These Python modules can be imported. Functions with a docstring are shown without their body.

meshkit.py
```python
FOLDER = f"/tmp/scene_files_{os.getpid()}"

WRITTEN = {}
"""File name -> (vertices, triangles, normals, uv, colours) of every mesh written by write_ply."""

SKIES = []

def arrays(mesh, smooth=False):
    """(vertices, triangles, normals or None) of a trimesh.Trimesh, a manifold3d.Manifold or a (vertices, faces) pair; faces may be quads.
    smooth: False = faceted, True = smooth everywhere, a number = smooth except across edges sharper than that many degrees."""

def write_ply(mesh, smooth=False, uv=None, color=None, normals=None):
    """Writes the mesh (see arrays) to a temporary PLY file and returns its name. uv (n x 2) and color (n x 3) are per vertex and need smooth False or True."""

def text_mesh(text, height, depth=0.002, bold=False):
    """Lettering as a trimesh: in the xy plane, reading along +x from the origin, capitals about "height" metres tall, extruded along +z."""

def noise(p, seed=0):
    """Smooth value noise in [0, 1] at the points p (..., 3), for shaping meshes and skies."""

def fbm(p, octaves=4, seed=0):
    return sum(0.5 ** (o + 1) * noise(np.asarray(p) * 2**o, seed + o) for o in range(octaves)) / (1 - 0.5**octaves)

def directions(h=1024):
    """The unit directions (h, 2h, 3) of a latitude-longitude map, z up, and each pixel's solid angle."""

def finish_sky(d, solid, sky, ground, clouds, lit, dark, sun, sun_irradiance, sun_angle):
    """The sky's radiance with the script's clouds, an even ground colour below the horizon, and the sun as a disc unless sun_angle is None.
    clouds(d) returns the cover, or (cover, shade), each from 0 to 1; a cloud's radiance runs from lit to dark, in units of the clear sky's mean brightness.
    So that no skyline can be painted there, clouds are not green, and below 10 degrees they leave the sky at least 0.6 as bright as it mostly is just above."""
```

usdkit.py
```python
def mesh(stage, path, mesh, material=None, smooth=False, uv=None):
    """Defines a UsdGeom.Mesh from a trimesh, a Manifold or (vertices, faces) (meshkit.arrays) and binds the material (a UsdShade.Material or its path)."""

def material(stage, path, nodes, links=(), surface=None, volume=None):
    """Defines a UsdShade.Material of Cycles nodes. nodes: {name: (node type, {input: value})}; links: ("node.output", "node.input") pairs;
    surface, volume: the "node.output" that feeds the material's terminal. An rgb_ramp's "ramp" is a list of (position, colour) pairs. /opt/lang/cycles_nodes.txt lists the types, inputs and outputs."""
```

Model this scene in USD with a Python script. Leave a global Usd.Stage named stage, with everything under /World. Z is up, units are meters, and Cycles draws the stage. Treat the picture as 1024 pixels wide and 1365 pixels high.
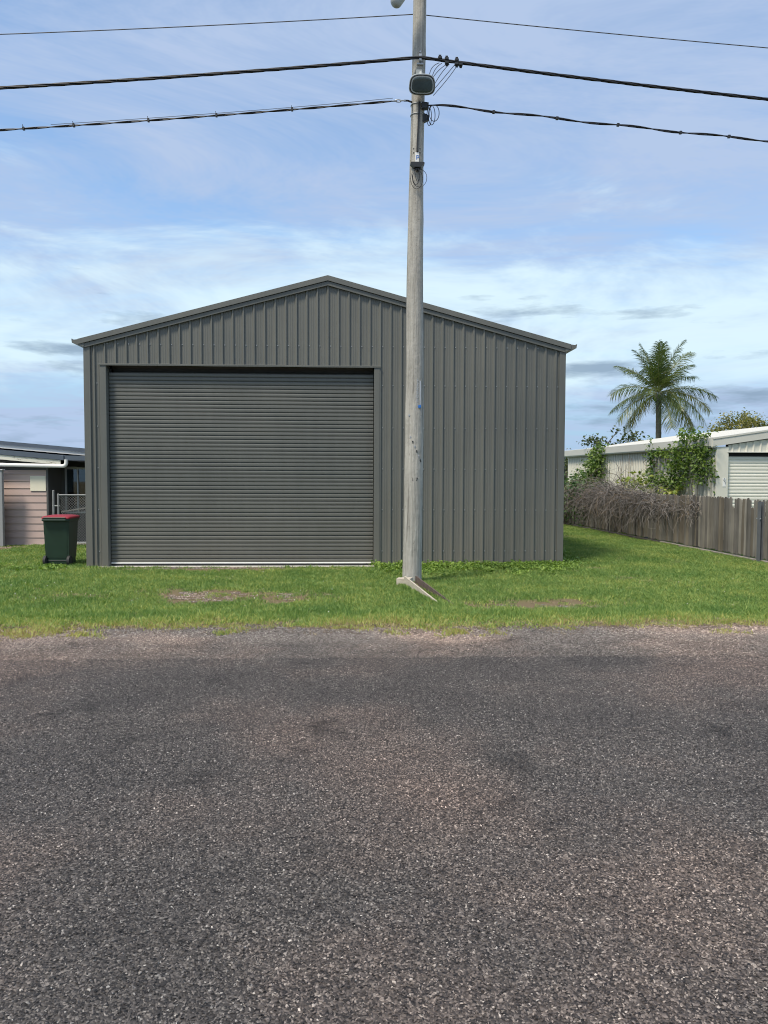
import math, random
import numpy as np
import usdkit, meshkit
from pxr import Usd, UsdGeom, UsdLux, UsdShade, Gf, Sdf, Vt

stage = Usd.Stage.CreateInMemory()
W = UsdGeom.Xform.Define(stage, '/World')
UsdGeom.Scope.Define(stage, '/World/Looks')
rng = np.random.default_rng(7)
random.seed(7)

# ------------------------------------------------------------------ camera, sky, sun, exposure
EXPOSURE = 0.54
SUN_AZ, SUN_EL = math.radians(45), math.radians(58)      # sun to the left of and behind the camera
SUN_I, SUN_ANGLE = 0.78, 12.0
SKY_STRENGTH = 0.110
SUN = np.array([-math.sin(SUN_AZ) * math.cos(SUN_EL), -math.cos(SUN_AZ) * math.cos(SUN_EL), math.sin(SUN_EL)])
PITCH, ROLL, YAW = math.radians(2.8), math.radians(0.2), math.radians(2.5)
fw = np.array([math.sin(YAW) * math.cos(PITCH), math.cos(YAW) * math.cos(PITCH), -math.sin(PITCH)])
rt0 = np.array([math.cos(YAW), -math.sin(YAW), 0.0])
up0 = np.cross(rt0, fw)
up = up0 * math.cos(ROLL) - rt0 * math.sin(ROLL)
rt = rt0 * math.cos(ROLL) + up0 * math.sin(ROLL)
cam = UsdGeom.Camera.Define(stage, '/World/camera')
cam.CreateHorizontalApertureAttr(24.0)
cam.CreateFocalLengthAttr(24.0 * 1025 / 1024)
cam.CreateExposureAttr(EXPOSURE)
cam.CreateClippingRangeAttr(Gf.Vec2f(0.05, 5000))
cam.AddTransformOp().Set(Gf.Matrix4d(*rt, 0, *up, 0, *(-fw), 0, 0, 0, 1.7, 1))


ISLAND = set()
def mat(name, nodes, links=(), surface='p.BSDF', volume=None):
    if any(a == 'isl.fac' for a, _ in links): nodes['isl'] = ('attribute', dict(attribute='piece')); ISLAND.add(name)
    return usdkit.material(stage, '/World/Looks/' + name, nodes, links, surface=surface, volume=volume)


# sky with thin cloud: cirrus veil and brighter banks low down
sky_look = mat('sky_look', {
    'tc': ('texture_coordinate', {}),
    'sky': ('sky_texture', dict(sky_type='single_scattering', sun_disc=False, sun_elevation=SUN_EL, sun_rotation=math.atan2(SUN[0], SUN[1]),
                                altitude=0.0, air_density=1.0, aerosol_density=1.6, ozone_density=2.0)),
    'sx': ('separate_xyz', {}),
    'zz': ('math', dict(math_type='maximum', value2=0.0)),
    'den': ('math', dict(math_type='add', value2=0.14)),
    'px': ('math', dict(math_type='divide')), 'py': ('math', dict(math_type='divide')),
    'pc': ('combine_xyz', dict(z=3.7)),
    'tint': ('mix', dict(mix_type='multiply', fac=1.0, color2=(1.22, 1.36, 1.40))),
    # far air and cloud at the horizon, blue grey
    'hz': ('rgb_ramp', dict(ramp=[(0.0, (0.85,) * 3), (0.06, (0.75,) * 3), (0.16, (0.1,) * 3), (0.2, (0.0,) * 3), (1.0, (0.0,) * 3)])),
    'low': ('mix', dict(mix_type='mix', color2=(1.95, 3.45, 5.1))),
    # high veil in wisps
    'm1': ('mapping', dict(mapping_type='point', rotation=(0, 0, 0.5), scale=(0.55, 1.25, 1.0), location=(1.3, 0.4, 0))),
    'n1': ('noise_texture', dict(scale=1.25, detail=10.0, roughness=0.68, distortion=1.0)),
    'hi': ('map_range', dict(from_min=0.25, from_max=0.55, to_min=0.0, to_max=0.07, clamp=True)), 'n1s': ('math', dict(math_type='add')),
    'r1': ('map_range', dict(from_min=0.37, from_max=0.60, to_min=0.12, to_max=0.95, clamp=True)),
    'veil': ('mix', dict(mix_type='mix', color2=(2.95, 3.72, 5.15))),
    # bright banks between about 5 and 18 degrees
    'm2': ('mapping', dict(mapping_type='point', rotation=(0, 0.12, 0), scale=(2.2, 2.2, 7.5), location=(2.1, 0.7, 0.55))),
    'n2': ('noise_texture', dict(scale=1.7, detail=10.0, roughness=0.6, distortion=0.4)),
    'band': ('rgb_ramp', dict(ramp=[(0.0, (0.0,) * 3), (0.06, (0.05,) * 3), (0.12, (0.36,) * 3), (0.20, (0.43,) * 3), (0.26, (0.27,) * 3), (0.34, (0.05,) * 3), (0.5, (0.0,) * 3), (1.0, (0.0,) * 3)])),
    'sum2': ('math', dict(math_type='add')),
    'r2': ('map_range', dict(range_type='smoothstep', from_min=0.66, from_max=0.98, to_min=0.0, to_max=0.95, clamp=True)),
    'bank': ('mix', dict(mix_type='mix', color2=(4.7, 5.9, 6.5))),
    # small grey scraps low down
    'm3': ('mapping', dict(mapping_type='point', scale=(2.6, 2.6, 15.0), location=(0.75, 3.3, 0.9))),
    'n3': ('noise_texture', dict(scale=2.0, detail=8.0, roughness=0.57)),
    'band3': ('rgb_ramp', dict(ramp=[(0.0, (0.16,) * 3), (0.05, (0.31,) * 3), (0.12, (0.29,) * 3), (0.21, (0.22,) * 3), (0.28, (0.05,) * 3), (1.0, (0.0,) * 3)])),
    'sum3': ('math', dict(math_type='add')),
    'r3': ('map_range', dict(from_min=0.785, from_max=0.92, to_min=0.0, to_max=0.85, clamp=True)),
    'scr': ('mix', dict(mix_type='mix', color2=(1.7, 2.4, 3.25))),
    'bg': ('background_shader', dict(strength=SKY_STRENGTH)),
}, [('tc.generated', 'sx.vector'), ('sx.z', 'zz.value1'), ('zz.value', 'den.value1'), ('sx.x', 'px.value1'), ('den.value', 'px.value2'), ('sx.y', 'py.value1'), ('den.value', 'py.value2'),
    ('px.value', 'pc.x'), ('py.value', 'pc.y'), ('pc.vector', 'm1.vector'), ('m1.vector', 'n1.vector'), ('sx.z', 'hi.value'), ('n1.fac', 'n1s.value1'), ('hi.result', 'n1s.value2'), ('n1s.value', 'r1.value'),
    ('tc.generated', 'm2.vector'), ('m2.vector', 'n2.vector'), ('sx.z', 'band.fac'), ('n2.fac', 'sum2.value1'), ('band.color', 'sum2.value2'), ('sum2.value', 'r2.value'),
    ('sky.color', 'tint.color1'), ('sx.z', 'hz.fac'), ('hz.color', 'low.fac'), ('tint.color', 'low.color1'),
    ('r1.result', 'veil.fac'), ('low.color', 'veil.color1'), ('r2.result', 'bank.fac'), ('veil.color', 'bank.color1'),
    ('tc.generated', 'm3.vector'), ('m3.vector', 'n3.vector'), ('sx.z', 'band3.fac'), ('n3.fac', 'sum3.value1'), ('band3.color', 'sum3.value2'), ('sum3.value', 'r3.value'),
    ('r3.result', 'scr.fac'), ('bank.color', 'scr.color1'), ('scr.color', 'bg.color')], surface='bg.background')
dome = UsdLux.DomeLight.Define(stage, '/World/sky')
UsdShade.MaterialBindingAPI.Apply(dome.GetPrim()).Bind(sky_look)
dome.GetPrim().SetCustomDataByKey('kind', 'structure')
sun = UsdLux.DistantLight.Define(stage, '/World/sun')
sun.CreateNormalizeAttr(True); sun.CreateIntensityAttr(SUN_I); sun.CreateAngleAttr(SUN_ANGLE); sun.CreateColorAttr(Gf.Vec3f(1.0, 0.92, 0.79))
zx = np.cross([0, 0, 1.0], SUN); zx /= np.linalg.norm(zx); zy = np.cross(SUN, zx)
sun.AddTransformOp().Set(Gf.Matrix4d(*zx, 0, *zy, 0, *SUN, 0, 0, 0, 30, 1))


# ------------------------------------------------------------------ helpers
class MB:
    """Collects shapes into one mesh."""
    def __init__(self): self.v, self.f, self.n = [], [], 0
    def add(self, v, f):
        v = np.asarray(v, float).reshape(-1, 3); f = np.asarray(f, int)
        if f.shape[1] == 4: f = np.vstack([f[:, [0, 1, 2]], f[:, [0, 2, 3]]])
        self.v.append(v); self.f.append(f + self.n); self.n += len(v); return self
    def box(self, x0, x1, y0, y1, z0, z1, c=0.0):
        if c <= 0:
            v = [(x, y, z) for x in (x0, x1) for y in (y0, y1) for z in (z0, z1)]
            return self.add(v, [(0, 1, 3, 2), (4, 6, 7, 5), (0, 4, 5, 1), (2, 3, 7, 6), (0, 2, 6, 4), (1, 5, 7, 3)])
        import trimesh
        p = [(sx, sy, sz) for sx in (x0, x1) for sy in (y0, y1) for sz in (z0, z1)]
        q = []
        m = np.array([(x0 + x1) / 2, (y0 + y1) / 2, (z0 + z1) / 2])
        for a in p:
            s = np.sign(m - np.array(a))
            for k in range(3):
                d = np.array([c, c, c]) * s; d[k] = 0
                q.append(np.array(a) + d)
        h = trimesh.convex.convex_hull(np.array(q))
        return self.add(h.vertices, h.faces)
    def hull(self, pts):
        import trimesh
        h = trimesh.convex.convex_hull(np.asarray(pts, float)); return self.add(h.vertices, h.faces)
    def bar(self, a, b, w, h, upv=(0, 0, 1)):
        a, b = np.array(a, float), np.array(b, float); d = (b - a) / np.linalg.norm(b - a)
        s = np.cross(d, upv); s /= np.linalg.norm(s); u = np.cross(s, d)
        v = [p + i * s * w / 2 + j * u * h / 2 for p in (a, b) for i in (-1, 1) for j in (-1, 1)]
        return self.add(v, [(0, 1, 3, 2), (4, 6, 7, 5), (0, 4, 5, 1), (2, 3, 7, 6), (0, 2, 6, 4), (1, 5, 7, 3)])
    def tube(self, pts, r, sides=8, caps=True):
        p = np.asarray(pts, float); r = np.broadcast_to(r, (len(p),)).astype(float)
        t = np.gradient(p, axis=0); t /= np.linalg.norm(t, axis=1, keepdims=True) + 1e-12
        ref = np.array([0, 0, 1.0]) if abs(t[0][2]) < 0.9 else np.array([1.0, 0, 0])
        a = np.cross(t[0], ref); a /= np.linalg.norm(a); fr = []
        for k in range(len(p)):
            a = a - t[k] * (a @ t[k]); a /= np.linalg.norm(a) + 1e-12; fr.append((a, np.cross(t[k], a)))
        ang = np.arange(sides) * 2 * np.pi / sides
        v = np.vstack([p[k] + r[k] * (np.cos(ang)[:, None] * fr[k][0] + np.sin(ang)[:, None] * fr[k][1]) for k in range(len(p))])
        f = [(i * sides + j, i * sides + (j + 1) % sides, (i + 1) * sides + (j + 1) % sides, (i + 1) * sides + j) for i in range(len(p) - 1) for j in range(sides)]
        f = np.array(f); f = np.vstack([f[:, [0, 1, 2]], f[:, [0, 2, 3]]])
        if caps:
            n = len(v); v = np.vstack([v, p[0], p[-1]]); e = (len(p) - 1) * sides
            f = np.vstack([f, [(n, (j + 1) % sides, j) for j in range(sides)], [(n + 1, e + j, e + (j + 1) % sides) for j in range(sides)]])
        return self.add(v, f)
    def cyl(self, a, b, r, sides=16): return self.tube([a, b], r, sides)
    def prism(self, poly, y0, y1):
        """poly in x,z, extruded along y (simple polygon)."""
        import trimesh
        from shapely.geometry import Polygon
        m = trimesh.creation.extrude_polygon(Polygon(poly), y1 - y0, engine='earcut')
        v = np.array(m.vertices); v = np.stack([v[:, 0], y1 - v[:, 2], v[:, 1]], 1)
        return self.add(v, np.array(m.faces))
    def mesh(self): return (np.vstack(self.v), np.vstack(self.f))


taken = {}
def numbered(parent, name):
    k = taken.get((parent, name), 0); taken[(parent, name)] = k + 1
    return f'{parent}/{name}' + (f'_{k:03d}' if k else '')


def tag(prim, label=None, cat=None, group=None, kind=None):
    for k, x in (('label', label), ('category', cat), ('group', group), ('kind', kind)):
        if x: prim.SetCustomDataByKey(k, x)
    return prim


class Thing:
    def __init__(self, name, label=None, cat=None, loc=(0, 0, 0), rotz=0.0, local=False, group=None, kind=None):
        self.path = numbered('/World', name)
        x = UsdGeom.Xform.Define(stage, self.path); x.AddTranslateOp().Set(Gf.Vec3d(*map(float, loc)))
        if rotz: x.AddRotateZOp().Set(math.degrees(rotz))
        self.off = np.zeros(3) if local else np.array(loc, float)
        tag(x.GetPrim(), label, cat, group, kind)
    def part(self, name, mb, m, smooth=False, label=None, kind=None):
        return Part(self.path, self.off, name, mb, m, smooth, label, kind)


def islands(v, f, seed=0):
    """A random number per connected piece of the mesh, one for each vertex."""
    from scipy.sparse import coo_matrix
    from scipy.sparse.csgraph import connected_components
    n = len(v); i = np.concatenate([f[:, 0], f[:, 1]]); j = np.concatenate([f[:, 1], f[:, 2]])
    k, lab = connected_components(coo_matrix((np.ones(len(i), np.int8), (i, j)), shape=(n, n)), directed=False)
    return np.random.default_rng(seed + n).random(k)[lab].astype(np.float32)
def set_islands(me, v, f):
    UsdGeom.PrimvarsAPI(me).CreatePrimvar('piece', Sdf.ValueTypeNames.FloatArray, 'vertex').Set(Vt.FloatArray.FromNumpy(islands(np.asarray(v), np.asarray(f))))


class Part:
    def __init__(self, parent, off, name, mb, m, smooth=False, label=None, kind=None):
        self.path = numbered(parent, name); self.off = off
        v, f = mb.mesh() if isinstance(mb, MB) else mb
        me = usdkit.mesh(stage, self.path, (np.asarray(v) - off, f), m, smooth=smooth)
        if m.GetPath().name in ISLAND: set_islands(me, v, f)
        self.prim = tag(me.GetPrim(), label, kind=kind)
    def part(self, name, mb, m, smooth=False, label=None, kind=None):
        return Part(self.path, self.off, name, mb, m, smooth, label, kind)


def single(name, mb, m, label=None, cat=None, smooth=False, group=None, kind=None):
    p = Part('/World', np.zeros(3), name, mb, m, smooth)
    tag(p.prim, label, cat, group, kind); return p


def scatter(path, protos, mats, pos, yaw, scale, which, kind='stuff', tilt=None):
    """PointInstancer of prototype meshes."""
    pi = UsdGeom.PointInstancer.Define(stage, path)
    rel = pi.CreatePrototypesRel()
    UsdGeom.Scope.Define(stage, path + '/prototypes')
    for i, (p, m) in enumerate(zip(protos, mats)):
        pp = f'{path}/prototypes/piece' + (f'_{i:03d}' if i else '')
        me = usdkit.mesh(stage, pp, p, m)
        if m.GetPath().name in ISLAND: set_islands(me, *p)
        rel.AddTarget(pp)
    n = len(pos)
    pi.CreateProtoIndicesAttr(Vt.IntArray.FromNumpy(np.asarray(which, np.int32)))
    pi.CreatePositionsAttr(Vt.Vec3fArray.FromNumpy(np.asarray(pos, np.float32)))
    c, s = np.cos(np.asarray(yaw) / 2), np.sin(np.asarray(yaw) / 2)
    pi.CreateOrientationsAttr(Vt.QuathArray([Gf.Quath(float(a), 0.0, 0.0, float(b)) for a, b in zip(c, s)]))
    sc = np.asarray(scale, np.float32)
    if sc.ndim == 1: sc = np.repeat(sc[:, None], 3, 1)
    pi.CreateScalesAttr(Vt.Vec3fArray.FromNumpy(sc))
    if kind: tag(pi.GetPrim(), kind=kind)
    return pi.GetPrim()


def fbm2(x, y, s, seed=0, octaves=3):
    return meshkit.fbm(np.stack([np.asarray(x) * s, np.asarray(y) * s, np.zeros_like(np.asarray(x, float)) + 0.5], -1), octaves, seed)


# ------------------------------------------------------------------ materials
def plain(name, col, rough=0.6, var=0.12, scale=3.0, bump=0.0, bscale=60.0, metallic=0.0, spec=0.5, stretch=(1, 1, 1), bdist=0.01, island=0.0):
    """Base colour with two scales of noise, optional fine bump."""
    c = np.array(col, float)
    nodes = {'g': ('geometry', {}), 'm': ('mapping', dict(mapping_type='point', scale=stretch)),
             'n': ('noise_texture', dict(scale=scale, detail=6.0, roughness=0.6)),
             'r': ('rgb_ramp', dict(ramp=[(0.25, tuple(c * (1 - var))), (0.75, tuple(np.minimum(c * (1 + var), 0.95)))])),
             'p': ('principled_bsdf', dict(roughness=rough, metallic=metallic, specular_ior_level=spec))}
    links = [('g.position', 'm.vector'), ('m.vector', 'n.vector'), ('n.fac', 'r.fac')]
    out = 'r.color'
    if island:
        nodes['ir'] = ('map_range', dict(from_min=0, from_max=1, to_min=1 - island, to_max=1 + island))
        nodes['iv'] = ('hsv', dict())
        links += [('isl.fac', 'ir.value'), ('ir.result', 'iv.value'), (out, 'iv.color')]
        out = 'iv.color'
    links.append((out, 'p.base_color'))
    if bump:
        nodes['n2'] = ('noise_texture', dict(scale=bscale, detail=5.0, roughness=0.6))
        nodes['b'] = ('bump', dict(strength=bump, distance=bdist))
        links += [('m.vector', 'n2.vector'), ('n2.fac', 'b.height'), ('b.normal', 'p.normal')]
    return mat(name, nodes, links)


def leafmat(name, c0, c1, trans=0.35, scale=1.2, rough=0.5, island=0.3, dry=None):
    nodes = {'g': ('geometry', {}), 'n': ('noise_texture', dict(scale=scale, detail=4.0)),
             'ad': ('math', dict(math_type='multiply_add', value2=island * 2, value3=-island)),
             'sm': ('math', dict(math_type='add')),
             'r': ('rgb_ramp', dict(ramp=[(0.3, c0), (0.7, c1)] + ([(0.97, dry)] if dry else []))),
             'p': ('principled_bsdf', dict(roughness=rough, specular_ior_level=0.35)),
             't': ('translucent_bsdf', {}), 'tc': ('mix', dict(mix_type='multiply', fac=1.0, color2=(1.25, 1.35, 0.55))),
             'mx': ('mix_closure', dict(fac=trans))}
    links = [('g.position', 'n.vector'), ('isl.fac', 'ad.value1'), ('ad.value', 'sm.value1'), ('n.fac', 'sm.value2'), ('sm.value', 'r.fac'),
             ('r.color', 'p.base_color'), ('r.color', 'tc.color1'), ('tc.color', 't.color'), ('p.BSDF', 'mx.closure1'), ('t.BSDF', 'mx.closure2')]
    return mat(name, nodes, links, surface='mx.closure')


# painted steel of the shed: grey, faintly glossy, with very slight waviness and dust
def steel(name, col, rough=0.42, spec=0.5):
    c = np.array(col)
    return mat(name, {
        'g': ('geometry', {}), 'n': ('noise_texture', dict(scale=0.9, detail=5.0, roughness=0.6)), 'm2': ('mapping', dict(mapping_type='point', scale=(6.0, 6.0, 0.5))),
        'n2': ('noise_texture', dict(scale=2.0, detail=4.0)), 'mx': ('math', dict(math_type='add')),
        'r': ('rgb_ramp', dict(ramp=[(0.33, tuple(c * 0.92)), (0.67, tuple(c * 1.08))])),
        'h': ('math', dict(math_type='multiply', value2=0.5)),
        'w': ('noise_texture', dict(scale=2.6, detail=1.0)), 'mw': ('mapping', dict(mapping_type='point', scale=(1.6, 1.6, 0.35))),
        'b': ('bump', dict(strength=0.3, distance=0.02)),
        'sx': ('separate_xyz', {}), 'dz': ('map_range', dict(from_min=0.0, from_max=1.7, to_min=0.55, to_max=0.0, clamp=True)), 'dn': ('noise_texture', dict(scale=1.4, detail=7.0, roughness=0.68)),
        'dm': ('math', dict(math_type='multiply')), 'du': ('mix', dict(mix_type='mix', color2=(0.185, 0.155, 0.120))),
        'm5': ('mapping', dict(mapping_type='point', scale=(26.0, 26.0, 1.2))), 'n5': ('noise_texture', dict(scale=1.0, detail=4.0, roughness=0.7)), 'st': ('map_range', dict(from_min=0.60, from_max=0.80, to_min=0.0, to_max=0.35, clamp=True)),
        'sm': ('mix', dict(mix_type='mix', color2=(0.16, 0.155, 0.14))),
        'rr': ('map_range', dict(from_min=0.3, from_max=0.7, to_min=rough - 0.06, to_max=rough + 0.1)),
        'p': ('principled_bsdf', dict(roughness=rough, specular_ior_level=spec))},
        [('g.position', 'n.vector'), ('g.position', 'm2.vector'), ('m2.vector', 'n2.vector'), ('n.fac', 'mx.value1'), ('n2.fac', 'mx.value2'), ('mx.value', 'h.value1'), ('h.value', 'r.fac'),
         ('g.position', 'sx.vector'), ('sx.z', 'dz.value'), ('g.position', 'dn.vector'), ('dz.result', 'dm.value1'), ('dn.fac', 'dm.value2'), ('dm.value', 'du.fac'), ('sm.color', 'du.color1'), ('du.color', 'p.base_color'),
         ('g.position', 'm5.vector'), ('m5.vector', 'n5.vector'), ('n5.fac', 'st.value'), ('st.result', 'sm.fac'), ('r.color', 'sm.color1'),
         ('g.position', 'mw.vector'), ('mw.vector', 'w.vector'), ('w.fac', 'b.height'), ('b.normal', 'p.normal'), ('n.fac', 'rr.value'), ('rr.result', 'p.roughness')])


M = {}
M['shed'] = steel('shed_grey_steel', (0.124, 0.125, 0.110))
M['shed_trim'] = steel('shed_grey_trim', (0.117, 0.118, 0.104), 0.40)
M['curtain'] = steel('shed_grey_door', (0.116, 0.117, 0.104), 0.40)
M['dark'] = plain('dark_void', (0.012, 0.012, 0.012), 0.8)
M['black'] = plain('black_plastic', (0.015, 0.016, 0.017), 0.45, bump=0.1, bscale=120)
M['rubber'] = plain('black_rubber', (0.02, 0.02, 0.02), 0.7)
M['white'] = plain('white_paint', (0.74, 0.73, 0.69), 0.5, 0.06, 2.0)
M['white_old'] = mat('weathered_white_paint', {
    'g': ('geometry', {}), 'm': ('mapping', dict(mapping_type='point', scale=(2.0, 2.0, 6.0))), 'n': ('noise_texture', dict(scale=3.0, detail=8.0, roughness=0.7)),
    'r': ('rgb_ramp', dict(ramp=[(0.0, (0.70, 0.68, 0.60)), (0.55, (0.66, 0.64, 0.55)), (0.62, (0.32, 0.29, 0.24)), (0.75, (0.2, 0.18, 0.15))])), 'p': ('principled_bsdf', dict(roughness=0.7))},
    [('g.position', 'm.vector'), ('m.vector', 'n.vector'), ('n.fac', 'r.fac'), ('r.color', 'p.base_color')])
M['concrete'] = plain('concrete', (0.50, 0.47, 0.42), 0.85, 0.25, 4.0, 0.3, 90)
M['galv'] = plain('galvanised_steel', (0.42, 0.43, 0.44), 0.42, 0.15, 9.0, metallic=0.55)
M['galv_old'] = plain('old_galvanised_steel', (0.23, 0.235, 0.235), 0.6, 0.2, 9.0, metallic=0.2)
M['screw'] = plain('screw_steel', (0.40, 0.41, 0.41), 0.4, metallic=0.4)
M['cream'] = plain('cream_steel', (0.62, 0.60, 0.51), 0.5, 0.05, 0.8)
M['cream_trim'] = plain('cream_steel_trim', (0.54, 0.525, 0.465), 0.45, 0.05, 0.8)
M['cream_door'] = plain('cream_door_steel', (0.66, 0.64, 0.55), 0.45, 0.05, 0.8)
M['plinth'] = plain('old_plinth', (0.24, 0.215, 0.18), 0.9, 0.3, 6, 0.4, 60)
M['post'] = plain('grey_steel_post', (0.12, 0.125, 0.135), 0.55, 0.15, 5)
M['house_dark'] = plain('dark_grey_wall_paint', (0.085, 0.085, 0.083), 0.6, 0.1, 2)
M['house_blue'] = plain('blue_grey_gutter', (0.085, 0.105, 0.135), 0.4, 0.08, 2)
M['pink'] = plain('pink_weatherboard_paint', (0.47, 0.352, 0.315), 0.65, 0.06, 1.3)
M['pink_light'] = plain('paler_pink_paint', (0.60, 0.45, 0.39), 0.65, 0.06, 1.3)
M['patch'] = plain('cream_patch_paint', (0.78, 0.72, 0.57), 0.6, 0.05, 3)
M['panel_grey'] = plain('grey_fence_panel', (0.27, 0.27, 0.27), 0.55, 0.08, 2)
M['bin'] = plain('bin_dark_green_plastic', (0.015, 0.033, 0.020), 0.42, 0.15, 4, 0.12, 160)
M['lid'] = plain('bin_red_lid_plastic', (0.25, 0.012, 0.022), 0.62, 0.12, 5, 0.1, 160)
M['lamp_grey'] = plain('grey_lamp_housing', (0.33, 0.35, 0.34), 0.45, 0.1, 6)
M['lens'] = plain('grey_lamp_lens', (0.035, 0.05, 0.05), 0.2, 0.3, 5.0)
M['cable'] = plain('black_cable', (0.012, 0.012, 0.014), 0.5)
M['conductor'] = plain('bare_grey_conductor', (0.10, 0.10, 0.105), 0.45, metallic=0.3)
M['blue_tag'] = plain('blue_tag', (0.02, 0.13, 0.42), 0.5)
M['soil'] = plain('bare_soil', (0.16, 0.125, 0.10), 0.95, 0.35, 8.0, 0.7, 70, bdist=0.02)
M['bark'] = plain('bark', (0.14, 0.12, 0.10), 0.9, 0.3, 5, 0.7, 20, stretch=(3, 3, 0.6))
M['palm_bark'] = plain('palm_trunk', (0.11, 0.10, 0.085), 0.9, 0.35, 4, 0.8, 6, stretch=(1, 1, 5))
M['twig'] = plain('dry_twig', (0.185, 0.166, 0.152), 0.85, 0.2, 2, island=0.6)
M['stem'] = plain('vine_stem', (0.13, 0.10, 0.07), 0.85, 0.2, 5)
M['vine'] = leafmat('vine_leaf', (0.07, 0.13, 0.03), (0.18, 0.25, 0.06), 0.3, 1.6, island=0.32)
M['vine_yellow'] = leafmat('yellowing_vine_leaf', (0.17, 0.24, 0.04), (0.36, 0.38, 0.08), 0.3, 2.0)
M['bush'] = leafmat('bush_leaf', (0.03, 0.075, 0.025), (0.09, 0.155, 0.045), 0.25, 2.0)
M['far_leaf'] = leafmat('far_leaf', (0.035, 0.055, 0.022), (0.10, 0.12, 0.05), 0.25, 0.8)
M['olive_leaf'] = leafmat('olive_leaf', (0.12, 0.13, 0.045), (0.28, 0.25, 0.08), 0.3, 0.9)
M['frond'] = leafmat('palm_frond', (0.05, 0.078, 0.026), (0.125, 0.155, 0.05), 0.3, 0.8, rough=0.35, island=0.25)
M['frond_old'] = leafmat('old_palm_frond', (0.13, 0.14, 0.045), (0.26, 0.235, 0.085), 0.3, 0.8, rough=0.45, island=0.25)
M['rachis'] = plain('palm_rib', (0.17, 0.16, 0.06), 0.5)
M['weed'] = leafmat('weed_leaf', (0.10, 0.18, 0.03), (0.24, 0.34, 0.07), 0.3, 2.0)
M['flower'] = plain('clover_white', (0.75, 0.75, 0.68), 0.7)

# grass blades: green with slow changes to yellow-green, drier at the road edge (world position), plus blade to blade variation
def grassmat(name, c0, c1, c2):
    return mat(name, {
        'g': ('geometry', {}), 'n': ('noise_texture', dict(scale=0.9, detail=6.0, roughness=0.72)),
        'sx': ('separate_xyz', {}), 'edge': ('map_range', dict(from_min=8.3, from_max=9.25, to_min=0.36, to_max=0.0, clamp=True)),
        'ad': ('math', dict(math_type='multiply_add', value2=0.44, value3=-0.20)), 's1': ('math', dict(math_type='add')), 's2': ('math', dict(math_type='add')),
        'r': ('rgb_ramp', dict(ramp=[(0.28, c0), (0.58, c1), (0.85, c2), (1.0, (0.36, 0.28, 0.13))])),
        'p': ('principled_bsdf', dict(roughness=0.55, specular_ior_level=0.3)), 't': ('translucent_bsdf', {}),
        'tc': ('mix', dict(mix_type='multiply', fac=1.0, color2=(1.2, 1.3, 0.6))), 'mx': ('mix_closure', dict(fac=0.3))},
        [('g.position', 'n.vector'), ('g.position', 'sx.vector'), ('sx.y', 'edge.value'), ('isl.fac', 'ad.value1'), ('ad.value', 's1.value1'), ('n.fac', 's1.value2'),
         ('s1.value', 's2.value1'), ('edge.result', 's2.value2'), ('s2.value', 'r.fac'), ('r.color', 'p.base_color'), ('r.color', 'tc.color1'), ('tc.color', 't.color'),
         ('p.BSDF', 'mx.closure1'), ('t.BSDF', 'mx.closure2')], surface='mx.closure')
M['grass'] = grassmat('grass_blade', (0.100, 0.190, 0.048), (0.218, 0.322, 0.085), (0.46, 0.45, 0.14))
M['dry_grass'] = plain('dead_grass', (0.30, 0.235, 0.145), 0.9, 0.3, 5, island=0.4)

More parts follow.
